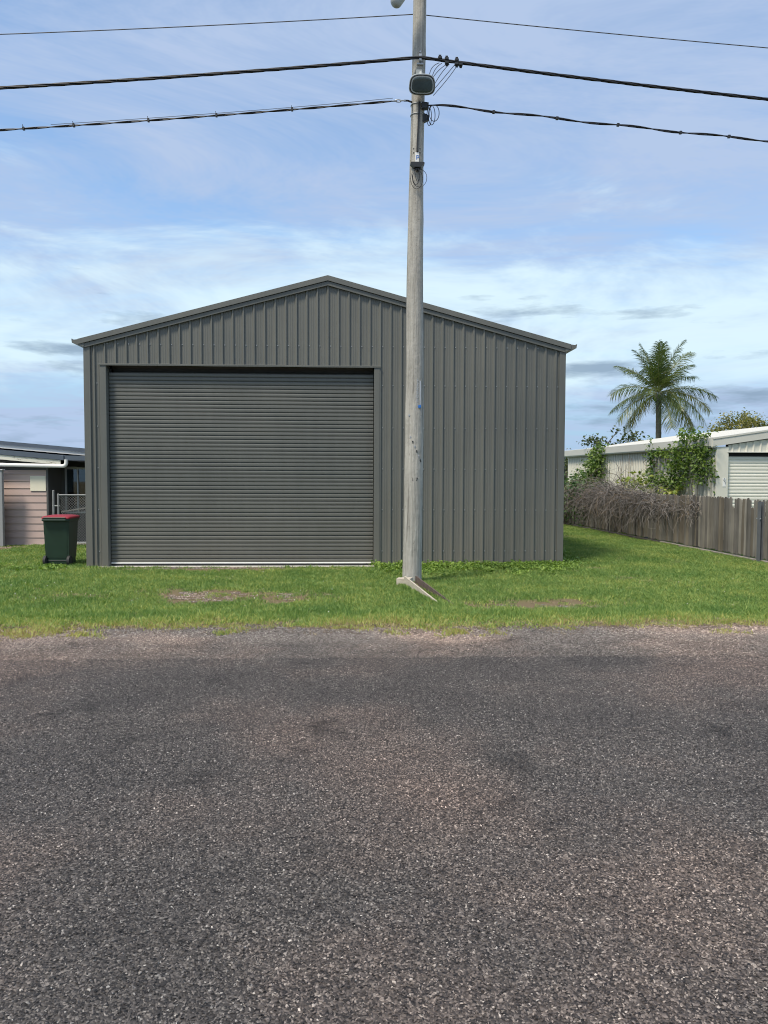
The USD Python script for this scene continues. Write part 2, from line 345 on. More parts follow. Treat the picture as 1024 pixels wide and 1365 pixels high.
M['ground'] = mat('grassy_ground', {
    'g': ('geometry', {}), 'n': ('noise_texture', dict(scale=0.9, detail=8.0, roughness=0.7)), 'n2': ('noise_texture', dict(scale=26.0, detail=5.0, roughness=0.7)),
    'mx': ('math', dict(math_type='multiply_add', value2=0.55, value3=0.0)), 's': ('math', dict(math_type='multiply_add', value2=0.45)),
    'r': ('rgb_ramp', dict(ramp=[(0.30, (0.06, 0.095, 0.028)), (0.50, (0.105, 0.14, 0.04)), (0.62, (0.15, 0.135, 0.06)), (0.74, (0.165, 0.128, 0.075))])),
    'sx': ('separate_xyz', {}), 'ed': ('map_range', dict(from_min=8.3, from_max=9.1, to_min=0.25, to_max=0.0, clamp=True)), 'e2': ('math', dict(math_type='add')), 'ba': ('attribute', dict(attribute='bare')), 'bm': ('math', dict(math_type='multiply_add', value2=0.34)),
    'b': ('bump', dict(strength=0.8, distance=0.03)), 'p': ('principled_bsdf', dict(roughness=0.9, specular_ior_level=0.15))},
    [('g.position', 'n.vector'), ('g.position', 'n2.vector'), ('n.fac', 'mx.value1'), ('n2.fac', 's.value1'), ('mx.value', 's.value3'), ('g.position', 'sx.vector'), ('sx.y', 'ed.value'), ('s.value', 'e2.value1'), ('ed.result', 'e2.value2'), ('ba.fac', 'bm.value1'), ('e2.value', 'bm.value3'), ('bm.value', 'r.fac'), ('r.color', 'p.base_color'), ('n2.fac', 'b.height'), ('b.normal', 'p.normal')])


# the stone of the road: chip to chip shades on slow patches (worn bitumen darker, pinkish dust lighter), turning to dusty brown grit near the grass
ROAD = [(0.0, (0.018, 0.016, 0.015)), (0.35, (0.060, 0.052, 0.047)), (0.7, (0.120, 0.104, 0.094)), (0.91, (0.20, 0.176, 0.158)), (0.985, (0.29, 0.262, 0.235)), (1.0, (0.50, 0.465, 0.42))]
GRIT = [(0.0, (0.06, 0.050, 0.044)), (0.4, (0.155, 0.130, 0.112)), (0.8, (0.31, 0.265, 0.232)), (0.94, (0.43, 0.38, 0.33)), (1.0, (0.70, 0.66, 0.58))]
def stonemat(name, ro=ROAD, gr=GRIT, chip=True, dim=1.0):
    f = lambda st: [(p, tuple(np.array(c) * dim)) for p, c in st]
    nodes = {'g': ('geometry', {}), 'n': ('noise_texture', dict(scale=0.36, detail=5.0, roughness=0.55)), 'nb': ('noise_texture', dict(scale=1.7, detail=4.0, roughness=0.6)),
             'ra': ('rgb_ramp', dict(ramp=f(ro))), 'rb': ('rgb_ramp', dict(ramp=f(gr))), 'ab': ('mix', dict(mix_type='mix')),
             'sx': ('separate_xyz', {}), 'ny': ('math', dict(math_type='multiply_add', value2=1.5)), 'ty': ('map_range', dict(range_type='smoothstep', from_min=7.7, from_max=8.9, to_min=0.0, to_max=1.0, clamp=True)),
             'sl': ('math', dict(math_type='multiply_add', value2=5.0)), 'sm': ('map_range', dict(from_min=35.45, from_max=35.75, to_min=0.0, to_max=0.42, clamp=True)), 'tm': ('math', dict(math_type='maximum')),
             'v': ('rgb_ramp', dict(ramp=[(0.34, (0.66, 0.67, 0.68)), (0.47, (0.92, 0.92, 0.92)), (0.62, (1.50, 1.31, 1.21))])),
             'v2': ('rgb_ramp', dict(ramp=[(0.31, (0.58,) * 3), (0.40, (0.96,) * 3), (0.70, (1.10,) * 3)])),
             'mu': ('mix', dict(mix_type='multiply', fac=1.0)), 'mu2': ('mix', dict(mix_type='multiply', fac=1.0)), 'n3': ('noise_texture', dict(scale=300.0, detail=2.0)), 'b': ('bump', dict(strength=0.25, distance=0.002)),
             'p': ('principled_bsdf', dict(roughness=0.62, specular_ior_level=0.45))}
    links = [('g.position', 'n.vector'), ('g.position', 'nb.vector'), ('n.fac', 'v.fac'), ('nb.fac', 'v2.fac'), ('g.position', 'sx.vector'), ('nb.fac', 'ny.value1'), ('sx.y', 'ny.value3'), ('ny.value', 'ty.value'),
             ('sx.y', 'sl.value1'), ('nb.fac', 'sl.value3'), ('sl.value', 'sm.value'), ('ty.result', 'tm.value1'), ('sm.result', 'tm.value2'), ('tm.value', 'ab.fac'), ('ra.color', 'ab.color1'), ('rb.color', 'ab.color2'), ('ab.color', 'mu.color1'), ('v.color', 'mu.color2'), ('mu.color', 'mu2.color1'), ('v2.color', 'mu2.color2'), ('mu2.color', 'p.base_color'), ('b.normal', 'p.normal')]
    if chip: links += [('isl.fac', 'ra.fac'), ('isl.fac', 'rb.fac'), ('g.position', 'n3.vector'), ('n3.fac', 'b.height')]
    else:
        nodes['vo'] = ('voronoi_texture', dict(scale=85.0)); nodes['sc'] = ('separate_color', {}); nodes['b'] = ('bump', dict(strength=0.8, distance=0.008, invert=True))
        links += [('g.position', 'vo.vector'), ('vo.color', 'sc.color'), ('sc.r', 'ra.fac'), ('sc.r', 'rb.fac'), ('vo.distance', 'b.height')]
    return mat(name, nodes, links)
M['bitumen'] = stonemat('bitumen', chip=False, dim=0.6)
M['chips'] = stonemat('road_chips')
M['shoulder'] = stonemat('shoulder_grit', chip=False, dim=0.85)
M['gravel'] = stonemat('shoulder_gravel', ro=GRIT)

# ------------------------------------------------------------------ ground, road, shoulder
def edge_y(x):      # where grass gives way to gravel
    x = np.asarray(x, float)
    return 8.42 + 0.14 * (fbm2(x, x * 0, 0.5, 3) - 0.5) * 2 + 0.36 * (fbm2(x, x * 0, 1.9, 4) - 0.5) + 0.05 * np.clip(x - 2, 0, 3) * 0.5
def asphalt_y(x):
    x = np.asarray(x, float)
    return 7.02 - 0.02 * x + 0.22 * (fbm2(x, x * 0, 0.6, 9) - 0.5)
def relief(x, y):
    x, y = np.asarray(x, float), np.asarray(y, float)
    r = 0.05 * (fbm2(x, y, 0.45, 21) - 0.5) + 0.025 * (fbm2(x, y, 1.6, 22) - 0.5)
    ramp = np.clip((y - 8.3) / 0.7, 0, 1) * np.clip((140 - y) / 40, 0, 1)
    r = r * ramp
    # soft bank beside the fence, a shallow dip along the verge
    r = r + ramp * (0.07 * np.exp(-((y - 15.8) / 1.1) ** 2) * np.clip((x - 3.9) / 0.8, 0, 1) * np.clip((8.0 - x) / 1.2, 0, 1) - 0.035 * np.exp(-((y - 10.0) / 0.7) ** 2))
    near = np.clip(np.maximum.reduce([-5.0 - x, x - 4.1, 13.9 - y]) / 0.5, 0, 1)       # level beside the slab
    return r * near

def bare_at(x, y):
    def patch(cx, cy, sx, sy, k): return np.clip(1.25 - np.sqrt(((x - cx) / sx) ** 2 + ((y - cy) / sy) ** 2) + k * (fbm2(x, y, 2.6, 41) - 0.5), 0, 1)
    return np.maximum.reduce([0.9 * patch(-2.0, 10.75, 0.85, 0.55, 2.2), 0.65 * patch(-0.9, 10.7, 0.8, 0.45, 2.0), 1.0 * patch(2.6, 10.02, 1.05, 0.42, 1.8), 0.45 * patch(-4.0, 10.8, 0.7, 0.3, 1.8), 0.9 * patch(-2.6, 13.75, 2.3, 0.22, 1.2), 0.8 * patch(-8.2, 17.6, 0.9, 0.7, 1.0), 0.35 * patch(5.0, 19.0, 0.8, 1.0, 1.4), 0.4 * patch(4.4, 12.3, 0.9, 0.5, 1.8)])
gx = np.concatenate([[-400, -150, -60, -30], np.arange(-16, 16.01, 0.125), [30, 60, 150, 400]])
gy = np.concatenate([[-120, -40, 0, 6, 8.0], np.arange(8.2, 20, 0.1), np.arange(20, 40, 0.5), [45, 60, 90, 140, 300, 900]])
X, Y = np.meshgrid(gx, gy, indexing='ij')
Z = relief(X, Y)
idx = np.arange(X.size).reshape(X.shape)
q = np.stack([idx[:-1, :-1], idx[1:, :-1], idx[1:, 1:], idx[:-1, 1:]], -1).reshape(-1, 4)
gr_ = single('ground', (np.stack([X, Y, Z], -1).reshape(-1, 3), np.vstack([q[:, [0, 1, 2]], q[:, [0, 2, 3]]])), M['ground'], smooth=True, kind='structure')
UsdGeom.PrimvarsAPI(gr_.prim).CreatePrimvar('bare', Sdf.ValueTypeNames.FloatArray, 'vertex').Set(Vt.FloatArray.FromNumpy(bare_at(X.ravel(), Y.ravel()).astype(np.float32)))

def strip(ylo, yhi, z, step=0.1):
    xs = np.concatenate([[-200, -60, -20], np.arange(-12, 12.01, step), [20, 60, 200]])
    lo = np.broadcast_to(ylo(xs) if callable(ylo) else ylo, xs.shape); hi = yhi(xs)
    v = np.vstack([np.stack([xs, lo, np.full_like(xs, z)], 1), np.stack([xs, hi, np.full_like(xs, z)], 1)])
    n = len(xs); f = np.array([(i, i + 1, n + i + 1, n + i) for i in range(n - 1)])
    return v, np.vstack([f[:, [0, 1, 2]], f[:, [0, 2, 3]]])
road = Thing('road', kind='structure')
road.part('road_surface', strip(-4.0, asphalt_y, 0.010), M['bitumen'])
shoulder = Thing('gravel_shoulder', kind='structure')
shoulder.part('gravel_bed', strip(lambda x: asphalt_y(x) - 0.3, lambda x: edge_y(x) + 0.02, 0.005), M['shoulder'])

def chip_tile(n, smin, smax, size, seed, flat=0.55):
    import trimesh
    r = np.random.default_rng(seed); mb = MB()
    # eight base shapes
    bases = []
    for k in range(10):
        p = r.normal(size=(9, 3)); p /= np.linalg.norm(p, axis=1, keepdims=True); p *= r.uniform(0.75, 1.1, (9, 1)); h = trimesh.convex.convex_hull(p)
        bases.append((np.array(h.vertices), np.array(h.faces)))
    side = int(math.sqrt(n)); cell = size / side
    for i in range(side):
        for j in range(side):
            v, f = bases[r.integers(10)]
            s = r.uniform(smin, smax) * 0.5 * (1.0 if r.random() < 0.93 else 1.35)
            a = r.uniform(0, 6.28); c, sn = math.cos(a), math.sin(a)
            p = v * np.array([1.15, 0.85, flat]) * s; p = np.stack([p[:, 0] * c - p[:, 1] * sn, p[:, 0] * sn + p[:, 1] * c, p[:, 2]], 1)
            tx, ty = r.normal(0, 0.25, 2); p[:, 2] += p[:, 0] * tx + p[:, 1] * ty
            mb.add(p + [(i + 0.5) * cell + r.uniform(-0.5, 0.5) * cell - size / 2, (j + 0.5) * cell + r.uniform(-0.5, 0.5) * cell - size / 2, r.uniform(-0.1, 0.35) * s], f)
    return mb.mesh()

T = 0.5
tiles = [chip_tile(2600, 0.008, 0.0145, T, 100 + k) for k in range(4)]
pos, yaw, which = [], [], []
for i in range(-16, 20):
    for j in range(2, 16):
        x, y = i * T + 0.25, j * T + 0.25
        if abs(x - 0.1 - 0.04 * y) < 0.62 * y + 1.0 and y < 7.9:
            pos.append((x, y, 0.010)); yaw.append(rng.integers(4) * math.pi / 2); which.append(rng.integers(4))
scatter(road.path + '/stone_chips', tiles, [M['chips']] * 4, pos, yaw, np.ones(len(pos)), which)

# looser, browner gravel on the shoulder: small patches so that the edge can wander
gt = [chip_tile(90, 0.007, 0.016, 0.1, 200 + k, 0.6) for k in range(4)]
pos, yaw, which, scl = [], [], [], []
for x in np.arange(-8.5, 9.5, 0.1):
    for y in np.arange(6.6, 8.75, 0.1):
        a, e = asphalt_y(np.array([x]))[0], edge_y(np.array([x]))[0]
        pr = np.clip((y - a + 0.1) / 1.2, 0, 1) * np.clip((e + 0.12 - y) / 0.2, 0, 1)
        if rng.random() < pr:
            pos.append((x + rng.uniform(-.02, .02), y + rng.uniform(-.02, .02), 0.0075)); yaw.append(rng.uniform(0, 6.28)); which.append(rng.integers(4)); scl.append(rng.uniform(0.9, 1.15))
scatter(shoulder.path + '/stone_chips', gt, [M['gravel']] * 4, pos, yaw, scl, which)

# ------------------------------------------------------------------ the grey shed
SX0, SX1, SY = -4.763, 3.937, 14.11
SW = SX1 - SX0
def zb(u): return 4.114 + 0.266 * np.minimum(u, SW - u)
shed = Thing('steel_shed', 'dark grey ribbed steel shed with low gable roof and wide roller door', 'shed', (SX0, SY, 0))
def rib_profile(u0, u1, first, pitch=0.19, h=0.031, swage=True):
    """Points (u, depth) of ribbed sheet between u0 and u1."""
    pts = []
    k0 = int(math.floor((u0 - first) / pitch)) - 1
    for k in range(k0, int((u1 - first) / pitch) + 2):
        c = first + k * pitch
        prof = [(-0.034, 0), (-0.006, h), (0.013, h), (0.021, 0)]
        if swage: prof += [(0.066, 0), (0.070, 0.0035), (0.080, 0.0035), (0.084, 0), (0.106, 0), (0.110, 0.0035), (0.120, 0.0035), (0.124, 0)]
        pts += [(c + a, d) for a, d in prof]
    pts = np.array(pts)
    def at(u): return (u, float(np.interp(u, pts[:, 0], pts[:, 1])))
    inn = pts[(pts[:, 0] > u0 + 1e-4) & (pts[:, 0] < u1 - 1e-4)]
    return np.vstack([[at(u0)], inn, [at(u1)]])
def sheet(u0, u1, zlo, zhi, first=0.17, base=SY, x0=SX0, pitch=0.19, h=0.031, swage=True):
    p = rib_profile(u0, u1, first, pitch, h, swage); mb = MB()
    apex = SW / 2
    if callable(zhi) and u0 < apex < u1 and not np.any(np.abs(p[:, 0] - apex) < 1e-6):
        d = float(np.interp(apex, p[:, 0], p[:, 1])); p = np.vstack([p[p[:, 0] < apex], [(apex, d)], p[p[:, 0] > apex]])
    zl = np.full(len(p), zlo, float); zh = zhi(p[:, 0]) if callable(zhi) else np.full(len(p), zhi, float)
    n = len(p); v = np.vstack([np.stack([x0 + p[:, 0], base - p[:, 1], zl], 1), np.stack([x0 + p[:, 0], base - p[:, 1], zh], 1)])
    f = np.array([(i, i + 1, n + i + 1, n + i) for i in range(n - 1)])
    return mb.add(v, f)
DU0, DU1, DZ = 0.385, 5.19, 3.645
top = lambda u: zb(u) - 0.14
cuts = [0.10] + [0.17 + 0.19 * (4 * k) + 0.031 for k in range(1, 12)] + [SW - 0.10]
eps = 0
for a, b in zip(cuts[:-1], cuts[1:]):
    off = 0.0012 * (eps % 2); eps += 1
    if a < DU0 - 0.1:
        shed.part('wall_sheet', sheet(a, DU0 - 0.1, 0.0, top, base=SY - off), M['shed'])
        a = DU0 - 0.1
    if b <= DU1 + 0.1:
        shed.part('wall_sheet', sheet(a, b, DZ + 0.012, top, base=SY - off), M['shed'])
    elif a < DU1 + 0.1:
        shed.part('wall_sheet', sheet(a, DU1 + 0.1, DZ + 0.012, top, base=SY - off), M['shed'])
        shed.part('wall_sheet', sheet(DU1 + 0.1, b, 0.0, top, base=SY - off), M['shed'])
    else:
        shed.part('wall_sheet', sheet(a, b, 0.0, top, base=SY - off), M['shed'])
# corner flashings, jambs, lintel
for u0, u1 in ((-0.012, 0.105), (SW - 0.105, SW + 0.012)):
    mb = MB(); mb.box(SX0 + u0, SX0 + u1, SY - 0.034, SY + 0.10, 0.0, float(zb(0.0)) - 0.13, 0.004)
    shed.part('corner_flashing', mb, M['shed_trim'])
for u0, u1 in ((DU0 - 0.105, DU0), (DU1, DU1 + 0.105)):
    mb = MB(); mb.box(SX0 + u0, SX0 + u1, SY - 0.040, SY + 0.19, 0.0, DZ - 0.003, 0.004)
    shed.part('door_jamb', mb, M['shed_trim'])
mb = MB(); mb.box(SX0 + DU0 - 0.12, SX0 + DU1 + 0.12, SY - 0.055, SY + 0.06, DZ, DZ + 0.022, 0.003); mb.box(SX0 + DU0 - 0.12, SX0 + DU1 + 0.12, SY - 0.053, SY - 0.048, DZ - 0.012, DZ + 0.005)
shed.part('door_lintel', mb, M['shed_trim'])
# barge capping: upper board proud of a lower strip
def gable_band(d_top, d_bot, y0, y1, over):
    mb = MB(); a = SW / 2
    for s in (0, 1):
        us = np.array([-over, a]); zt = 4.114 + 0.266 * us - d_top; zl = 4.114 + 0.266 * us - d_bot
        xs = SX0 + (us if s == 0 else SW - us)
        v = [(xs[i], y, z) for i in (0, 1) for y in (y0, y1) for z in (zl[i], zt[i])]
        f = [(0, 1, 3, 2), (4, 6, 7, 5), (0, 4, 5, 1), (2, 3, 7, 6), (0, 2, 6, 4), (1, 5, 7, 3)]
        f = f if s == 0 else [x[::-1] for x in f]
        mb.add(v, f)
    return mb
shed.part('barge_capping', gable_band(0.0, 0.092, SY - 0.085, SY + 0.12, 0.09), M['shed_trim'])
shed.part('barge_strip', gable_band(0.1, 0.172, SY - 0.058, SY + 0.02, 0.0), M['shed_trim'])
# gutters with square quad profile
for s in (0, 1):
    poly = [(0.012, 3.955), (-0.125, 4.000), (-0.195, 4.022), (-0.205, 4.092), (-0.190, 4.092), (-0.180, 4.075), (-0.10, 4.086), (0.012, 4.10)]
    px = [(SX0 + x if s == 0 else SX1 - x, z) for x, z in poly]
    shed.part('gutter', MB().prism(px, SY - 0.07, SY + 12.1), M['shed_trim'])
# roof sheets (ribbed along the fall) and the other walls
for s in (0, 1):
    n = 64; ys = np.linspace(SY + 0.02, SY + 12.05, 4 * n + 1); hh = np.tile([0.0, 0.028, 0.028, 0.0], n + 1)[:4 * n + 1]
    mb = MB(); us = np.array([-0.1, SW / 2 - 0.002]); v = []
    for u in us: v += [(SX0 + (u if s == 0 else SW - u), y, 4.06 + 0.266 * u + h) for y, h in zip(ys, hh)]
    N = len(ys); mb.add(v, [(i, i + 1, N + i + 1, N + i) for i in range(N - 1)])
    shed.part('roof_sheet', mb, M['shed'])
mb = MB(); mb.bar((SX0 + SW / 2, SY + 0.13, zb(SW / 2) - 0.004), (SX0 + SW / 2, SY + 12.05, zb(SW / 2) - 0.004), 0.3, 0.012); shed.part('ridge_cap', mb, M['shed_trim'])
for s in (0, 1):
    p = rib_profile(0.1, 12.0, 0.15, swage=False); xx = (SX0 - p[:, 1]) if s == 0 else (SX1 + p[:, 1])
    v = np.vstack([np.stack([xx, SY + p[:, 0], np.zeros(len(p))], 1), np.stack([xx, SY + p[:, 0], np.full(len(p), 4.0)], 1)]); n = len(p)
    shed.part('side_wall', MB().add(v, [(i, i + 1, n + i + 1, n + i) for i in range(n - 1)]), M['shed'])
mb = MB(); mb.prism([(SX0, 0.0), (SX1, 0.0), (SX1, 4.0), (SX0 + SW / 2, 5.15), (SX0, 4.0)], SY + 12.0, SY + 12.03); shed.part('back_wall', mb, M['shed'])
mb = MB(); mb.box(SX0 - 0.03, SX1 + 0.03, SY - 0.055, SY + 12.0, -0.12, 0.012, 0.004); shed.part('floor_slab', mb, M['concrete'])
# roller door
pitch = 0.0705; prof = []
z = 0.075
while z + pitch < DZ - 0.075:
    prof += [(z, -0.005), (z + 0.004, 0.006), (z + 0.010, 0.0125), (z + 0.020, 0.0145), (z + 0.028, 0.0130), (z + 0.036, 0.0150), (z + 0.047, 0.0145), (z + 0.056, 0.011), (z + 0.060, 0.000), (z + 0.0625, -0.005), (z + 0.067, -0.007)]
    z += pitch
prof.append((z, 0.0)); prof = np.array(prof); n = len(prof)
dx0, dx1, dy = SX0 + DU0 + 0.012, SX0 + DU1 - 0.012, SY + 0.112
cols = np.linspace(dx0, dx1, 25)
v = np.vstack([np.stack([np.full(n, x), dy - prof[:, 1] + 0.004 * math.sin(i * 0.9) * np.sin(prof[:, 0] * 1.7), prof[:, 0]], 1) for i, x in enumerate(cols)])
f = np.array([(c * n + i, (c + 1) * n + i, (c + 1) * n + i + 1, c * n + i + 1) for c in range(24) for i in range(n - 1)])
door = shed.part('roller_door', MB().add(v, f), M['curtain'], smooth=35)
mb = MB(); mb.box(dx0, dx1, dy - 0.03, dy + 0.01, 0.052, 0.076, 0.003); door.part('bottom_rail', mb, M['white'])
mb = MB(); mb.box(dx0, dx1, dy - 0.02, dy + 0.005, 0.0125, 0.0545); door.part('rubber_seal', mb, M['rubber'])
for xx in (dx0 - 0.010, dx1 - 0.030):
    mb = MB(); mb.box(xx, xx + 0.040, dy + 0.012, dy + 0.05, 0.013, DZ - 0.05); door.part('guide_track', mb, M['dark'])
mb = MB(); mb.cyl((dx0, SY + 0.45, 3.75), (dx1, SY + 0.45, 3.75), 0.2, 20); door.part('drum', mb, M['curtain'])
mb = MB(); mb.box(dx0 - 0.2, dx1 + 0.2, SY + 0.75, SY + 0.77, 0.012, 4.0); shed.part('inner_screen', mb, M['dark'])
mb = MB(); mb.box(SX0 + 1.9, SX0 + 3.0, dy - 0.03, dy - 0.0145, 0.02, 0.03); 
# screws along each girt line, one beside every rib
mb = MB()
for zz in (0.29, 1.05, 1.80, 2.55, 3.32, 4.02):
    for k in range(45):
        for du in (0.045,):
            u = 0.17 + 0.19 * k + du
            if DU0 - 0.12 < u < DU1 + 0.12 and zz < DZ + 0.05: continue
            if zz > top(u) - 0.05 or u > SW - 0.1 or u < 0.1: continue
            mb.cyl((SX0 + u, SY + 0.0, zz), (SX0 + u, SY - 0.012, zz), 0.0085, 6)
shed.part('screws', mb, M['screw'], kind='stuff')

# ------------------------------------------------------------------ utility pole
M['pole'] = mat('weathered_pole_wood', {
    'g': ('geometry', {}), 'm': ('mapping', dict(mapping_type='point', scale=(22.0, 22.0, 1.0))), 'n': ('noise_texture', dict(scale=1.6, detail=8.0, roughness=0.65)),
    'm2': ('mapping', dict(mapping_type='point', scale=(5.0, 5.0, 3.2))), 'n2': ('noise_texture', dict(scale=2.2, detail=7.0, roughness=0.7)),
    'n4': ('noise_texture', dict(scale=0.8, detail=3.0)),
    's': ('math', dict(math_type='multiply_add', value2=0.62)), 'h': ('math', dict(math_type='multiply', value2=0.25)), 's3': ('math', dict(math_type='multiply_add', value2=0.2)),
    'r': ('rgb_ramp', dict(ramp=[(0.30, (0.17, 0.158, 0.135)), (0.44, (0.305, 0.290, 0.255)), (0.58, (0.40, 0.383, 0.34)), (0.74, (0.50, 0.482, 0.43))])),
    'bs': ('math', dict(math_type='multiply_add', value2=1.2)),
    'mc': ('mapping', dict(mapping_type='point', scale=(30.0, 30.0, 0.55))), 'nc': ('noise_texture', dict(scale=1.0, detail=3.0, roughness=0.55, distortion=0.6)), 'cr': ('map_range', dict(from_min=0.60, from_max=0.68, to_min=0.0, to_max=0.75, clamp=True)), 'ck': ('mix', dict(mix_type='mix', color2=(0.095, 0.085, 0.07))),
    'nk': ('noise_texture', dict(scale=24.0, detail=3.0, roughness=0.7)), 'kr': ('map_range', dict(from_min=0.63, from_max=0.70, to_min=0.0, to_max=0.55, clamp=True)), 'kk': ('mix', dict(mix_type='mix', color2=(0.14, 0.125, 0.10))),
    'b': ('bump', dict(strength=0.9, distance=0.015)), 'p': ('principled_bsdf', dict(roughness=0.85, specular_ior_level=0.2))},
    [('g.position', 'm.vector'), ('m.vector', 'n.vector'), ('g.position', 'm2.vector'), ('m2.vector', 'n2.vector'), ('g.position', 'n4.vector'),
     ('n2.fac', 'h.value1'), ('n.fac', 's.value1'), ('h.value', 's.value3'), ('n4.fac', 's3.value1'), ('s.value', 's3.value3'), ('s3.value', 'r.fac'), ('g.position', 'mc.vector'), ('mc.vector', 'nc.vector'), ('nc.fac', 'cr.value'), ('cr.result', 'ck.fac'), ('r.color', 'ck.color1'), ('g.position', 'nk.vector'), ('nk.fac', 'kr.value'), ('kr.result', 'kk.fac'), ('ck.color', 'kk.color1'), ('kk.color', 'p.base_color'),
     ('n.fac', 'bs.value1'), ('n2.fac', 'bs.value3'), ('bs.value', 'b.height'), ('b.normal', 'p.normal')])
PX = lambda z: 0.955 + 0.0068 * z + 0.012 * math.sin(z * 0.9) * min(z / 3, 1)
PR = lambda z: np.interp(z, [-0.2, 0.0, 0.5, 2.4, 4.1, 5.25, 6.6, 8.2, 10], [0.16, 0.150, 0.145, 0.143, 0.131, 0.119, 0.102, 0.100, 0.092])
PY = 11.84
pole = Thing('utility_pole', 'tall weathered grey timber power pole standing in grass before the shed', 'power pole', (0.955, PY, 0))
zs = np.arange(-0.2, 9.61, 0.03); ang = np.arange(40) * 2 * np.pi / 40
v = []
for z in zs:
    r = PR(z) * (1 + 0.035 * (meshkit.fbm(np.stack([np.cos(ang) * 1.3, np.sin(ang) * 1.3, np.full(40, z * 1.1)], -1), 3, 5) - 0.5) * 2
                 + 0.045 * (meshkit.fbm(np.stack([np.cos(ang) * 3.5, np.sin(ang) * 3.5, np.full(40, z * 13)], -1), 3, 6) - 0.5) * min(1.0, 0.35 + 0.65 * np.exp(-((z - 1.8) / 2.2) ** 2))
                 + 0.05 * np.exp(-((z - 5.55) / 0.13) ** 2) * np.clip(np.cos(ang), 0, 1) + 0.06 * np.exp(-((z - 8.0) / 0.12) ** 2) * np.clip(np.cos(ang), 0, 1) + 0.05 * np.exp(-((z - 2.6) / 0.2) ** 2) * np.clip(-np.cos(ang), 0, 1))
    v.append(np.stack([PX(z) + r * np.cos(ang), PY + r * np.sin(ang), np.full(40, z)], 1))
v = np.vstack(v); n = len(zs)
f = [(i * 40 + j, i * 40 + (j + 1) % 40, (i + 1) * 40 + (j + 1) % 40, (i + 1) * 40 + j) for i in range(n - 1) for j in range(40)]
mb = MB().add(v, f); mb.add(np.vstack([v[-40:], [[PX(9.6), PY, 9.62]]]), [(j, (j + 1) % 40, 40) for j in range(40)])
pole.part('pole_shaft', mb, M['pole'], smooth=True)
def on_pole(z, dx=0.0, out=0.0):
    r = float(PR(z)) + out; return np.array([PX(z) + dx, PY - math.sqrt(max(r * r - dx * dx, 0)), z])
# stamped metal characters down the pole, a blue tag, a diagonal line of nail heads, small black lettering
for k, ch in enumerate('4225051'):
    z = 3.13 - 0.062 * k
    t = meshkit.text_mesh(ch, 0.045, 0.006, True); tv = np.array(t.vertices); c = (tv.min(0) + tv.max(0)) / 2; tv = tv - [c[0], c[1], 0]
    p = on_pole(z, 0.03)
    pole.part('metal_digit', (np.stack([p[0] + tv[:, 0], p[1] - tv[:, 2] + 0.004, p[2] + tv[:, 1]], 1), np.array(t.faces)), M['galv'])
p = on_pole(2.74, 0.066); mb = MB(); mb.box(p[0] - 0.022, p[0] + 0.022, p[1] - 0.012, p[1] + 0.02, 2.71, 2.755, 0.003); pole.part('tag', mb, M['blue_tag'], label='small square blue tag')
p = on_pole(2.93, 0.075); mb = MB(); mb.box(p[0] - 0.011, p[0] + 0.011, p[1] - 0.004, p[1] + 0.03, 2.76, 3.12); pole.part('plastic_strip', mb, M['galv'])
p = on_pole(2.60, -0.09); mb = MB(); mb.cyl(p + [0, 0.02, 0], p + [0, -0.018, 0], 0.013, 10); pole.part('bolt', mb, M['galv'])
for k in range(6):
    z = 2.27 - 0.07 * k; p = on_pole(z, -0.065 + 0.031 * k); mb = MB(); mb.cyl(p + [0, 0.02, 0], p + [0, -0.008, 0], 0.012, 8)
    mb.cyl(p + [0.004, 0.02, -0.022], p + [0.004, -0.004, -0.022], 0.009, 8); pole.part('nail', mb, M['galv'] if k % 2 == 0 else M['black'])
for ch, dx in (('B', -0.035), ('7', 0.012)):
    t = meshkit.text_mesh(ch, 0.05, 0.003, True); tv = np.array(t.vertices); p = on_pole(1.62, dx + 0.012)
    pole.part('painted_letter', (np.stack([p[0] - 0.012 + tv[:, 0], p[1] - tv[:, 2] + 0.002, 1.60 + tv[:, 1]], 1), np.array(t.faces)), M['black'])
# conduit strip, its white foot, holes
a, b = on_pole(7.26, 0.015, 0.012), on_pole(6.53, -0.005, 0.012); mb = MB(); mb.bar(a, b, 0.026, 0.02, (0, 1, 0)); pole.part('conduit', mb, M['black'])
p = on_pole(6.44, -0.005); mb = MB(); mb.box(p[0] - 0.028, p[0] + 0.028, p[1] - 0.008, p[1] + 0.03, 6.37, 6.52); pole.part('label_plate', mb, M['white'])
t = meshkit.text_mesh('P', 0.06, 0.002, True); tv = np.array(t.vertices); pole.part('painted_letter', (np.stack([p[0] - 0.018 + tv[:, 0], p[1] - 0.0085 - tv[:, 2], 6.415 + tv[:, 1]], 1), np.array(t.faces)), M['blue_tag'])
for z in (6.52, 6.58):
    for dx in (-0.055, 0.04):
        p = on_pole(z, dx); mb = MB(); mb.cyl(p + [0, 0.01, 0], p + [0, -0.006, 0], 0.009, 8); pole.part('bolt', mb, M['black'])
# cable clamp at the bundled cable, pole bands
for z in (7.25, 7.10):
    mb = MB(); aa = np.linspace(0, 2 * np.pi, 33); r = float(PR(z)) + 0.006
    mb.tube([(PX(z) + r * math.cos(t), PY + r * math.sin(t), z) for t in aa], 0.007, 6, False); pole.part('steel_band', mb, M['galv'])
p = on_pole(7.87, 0.01)
mb = MB(); mb.box(p[0] - 0.022, p[0] + 0.022, p[1] - 0.075, p[1] + 0.02, 7.83, 7.93, 0.006); mb.cyl(p + [0, 0.03, 0.11], p + [0, -0.03, 0.11], 0.012, 8); mb.box(p[0] - 0.05, p[0] + 0.05, p[1] - 0.03, p[1] + 0.02, 7.795, 7.82, 0.004)
pole.part('suspension_clamp', mb, M['galv'])
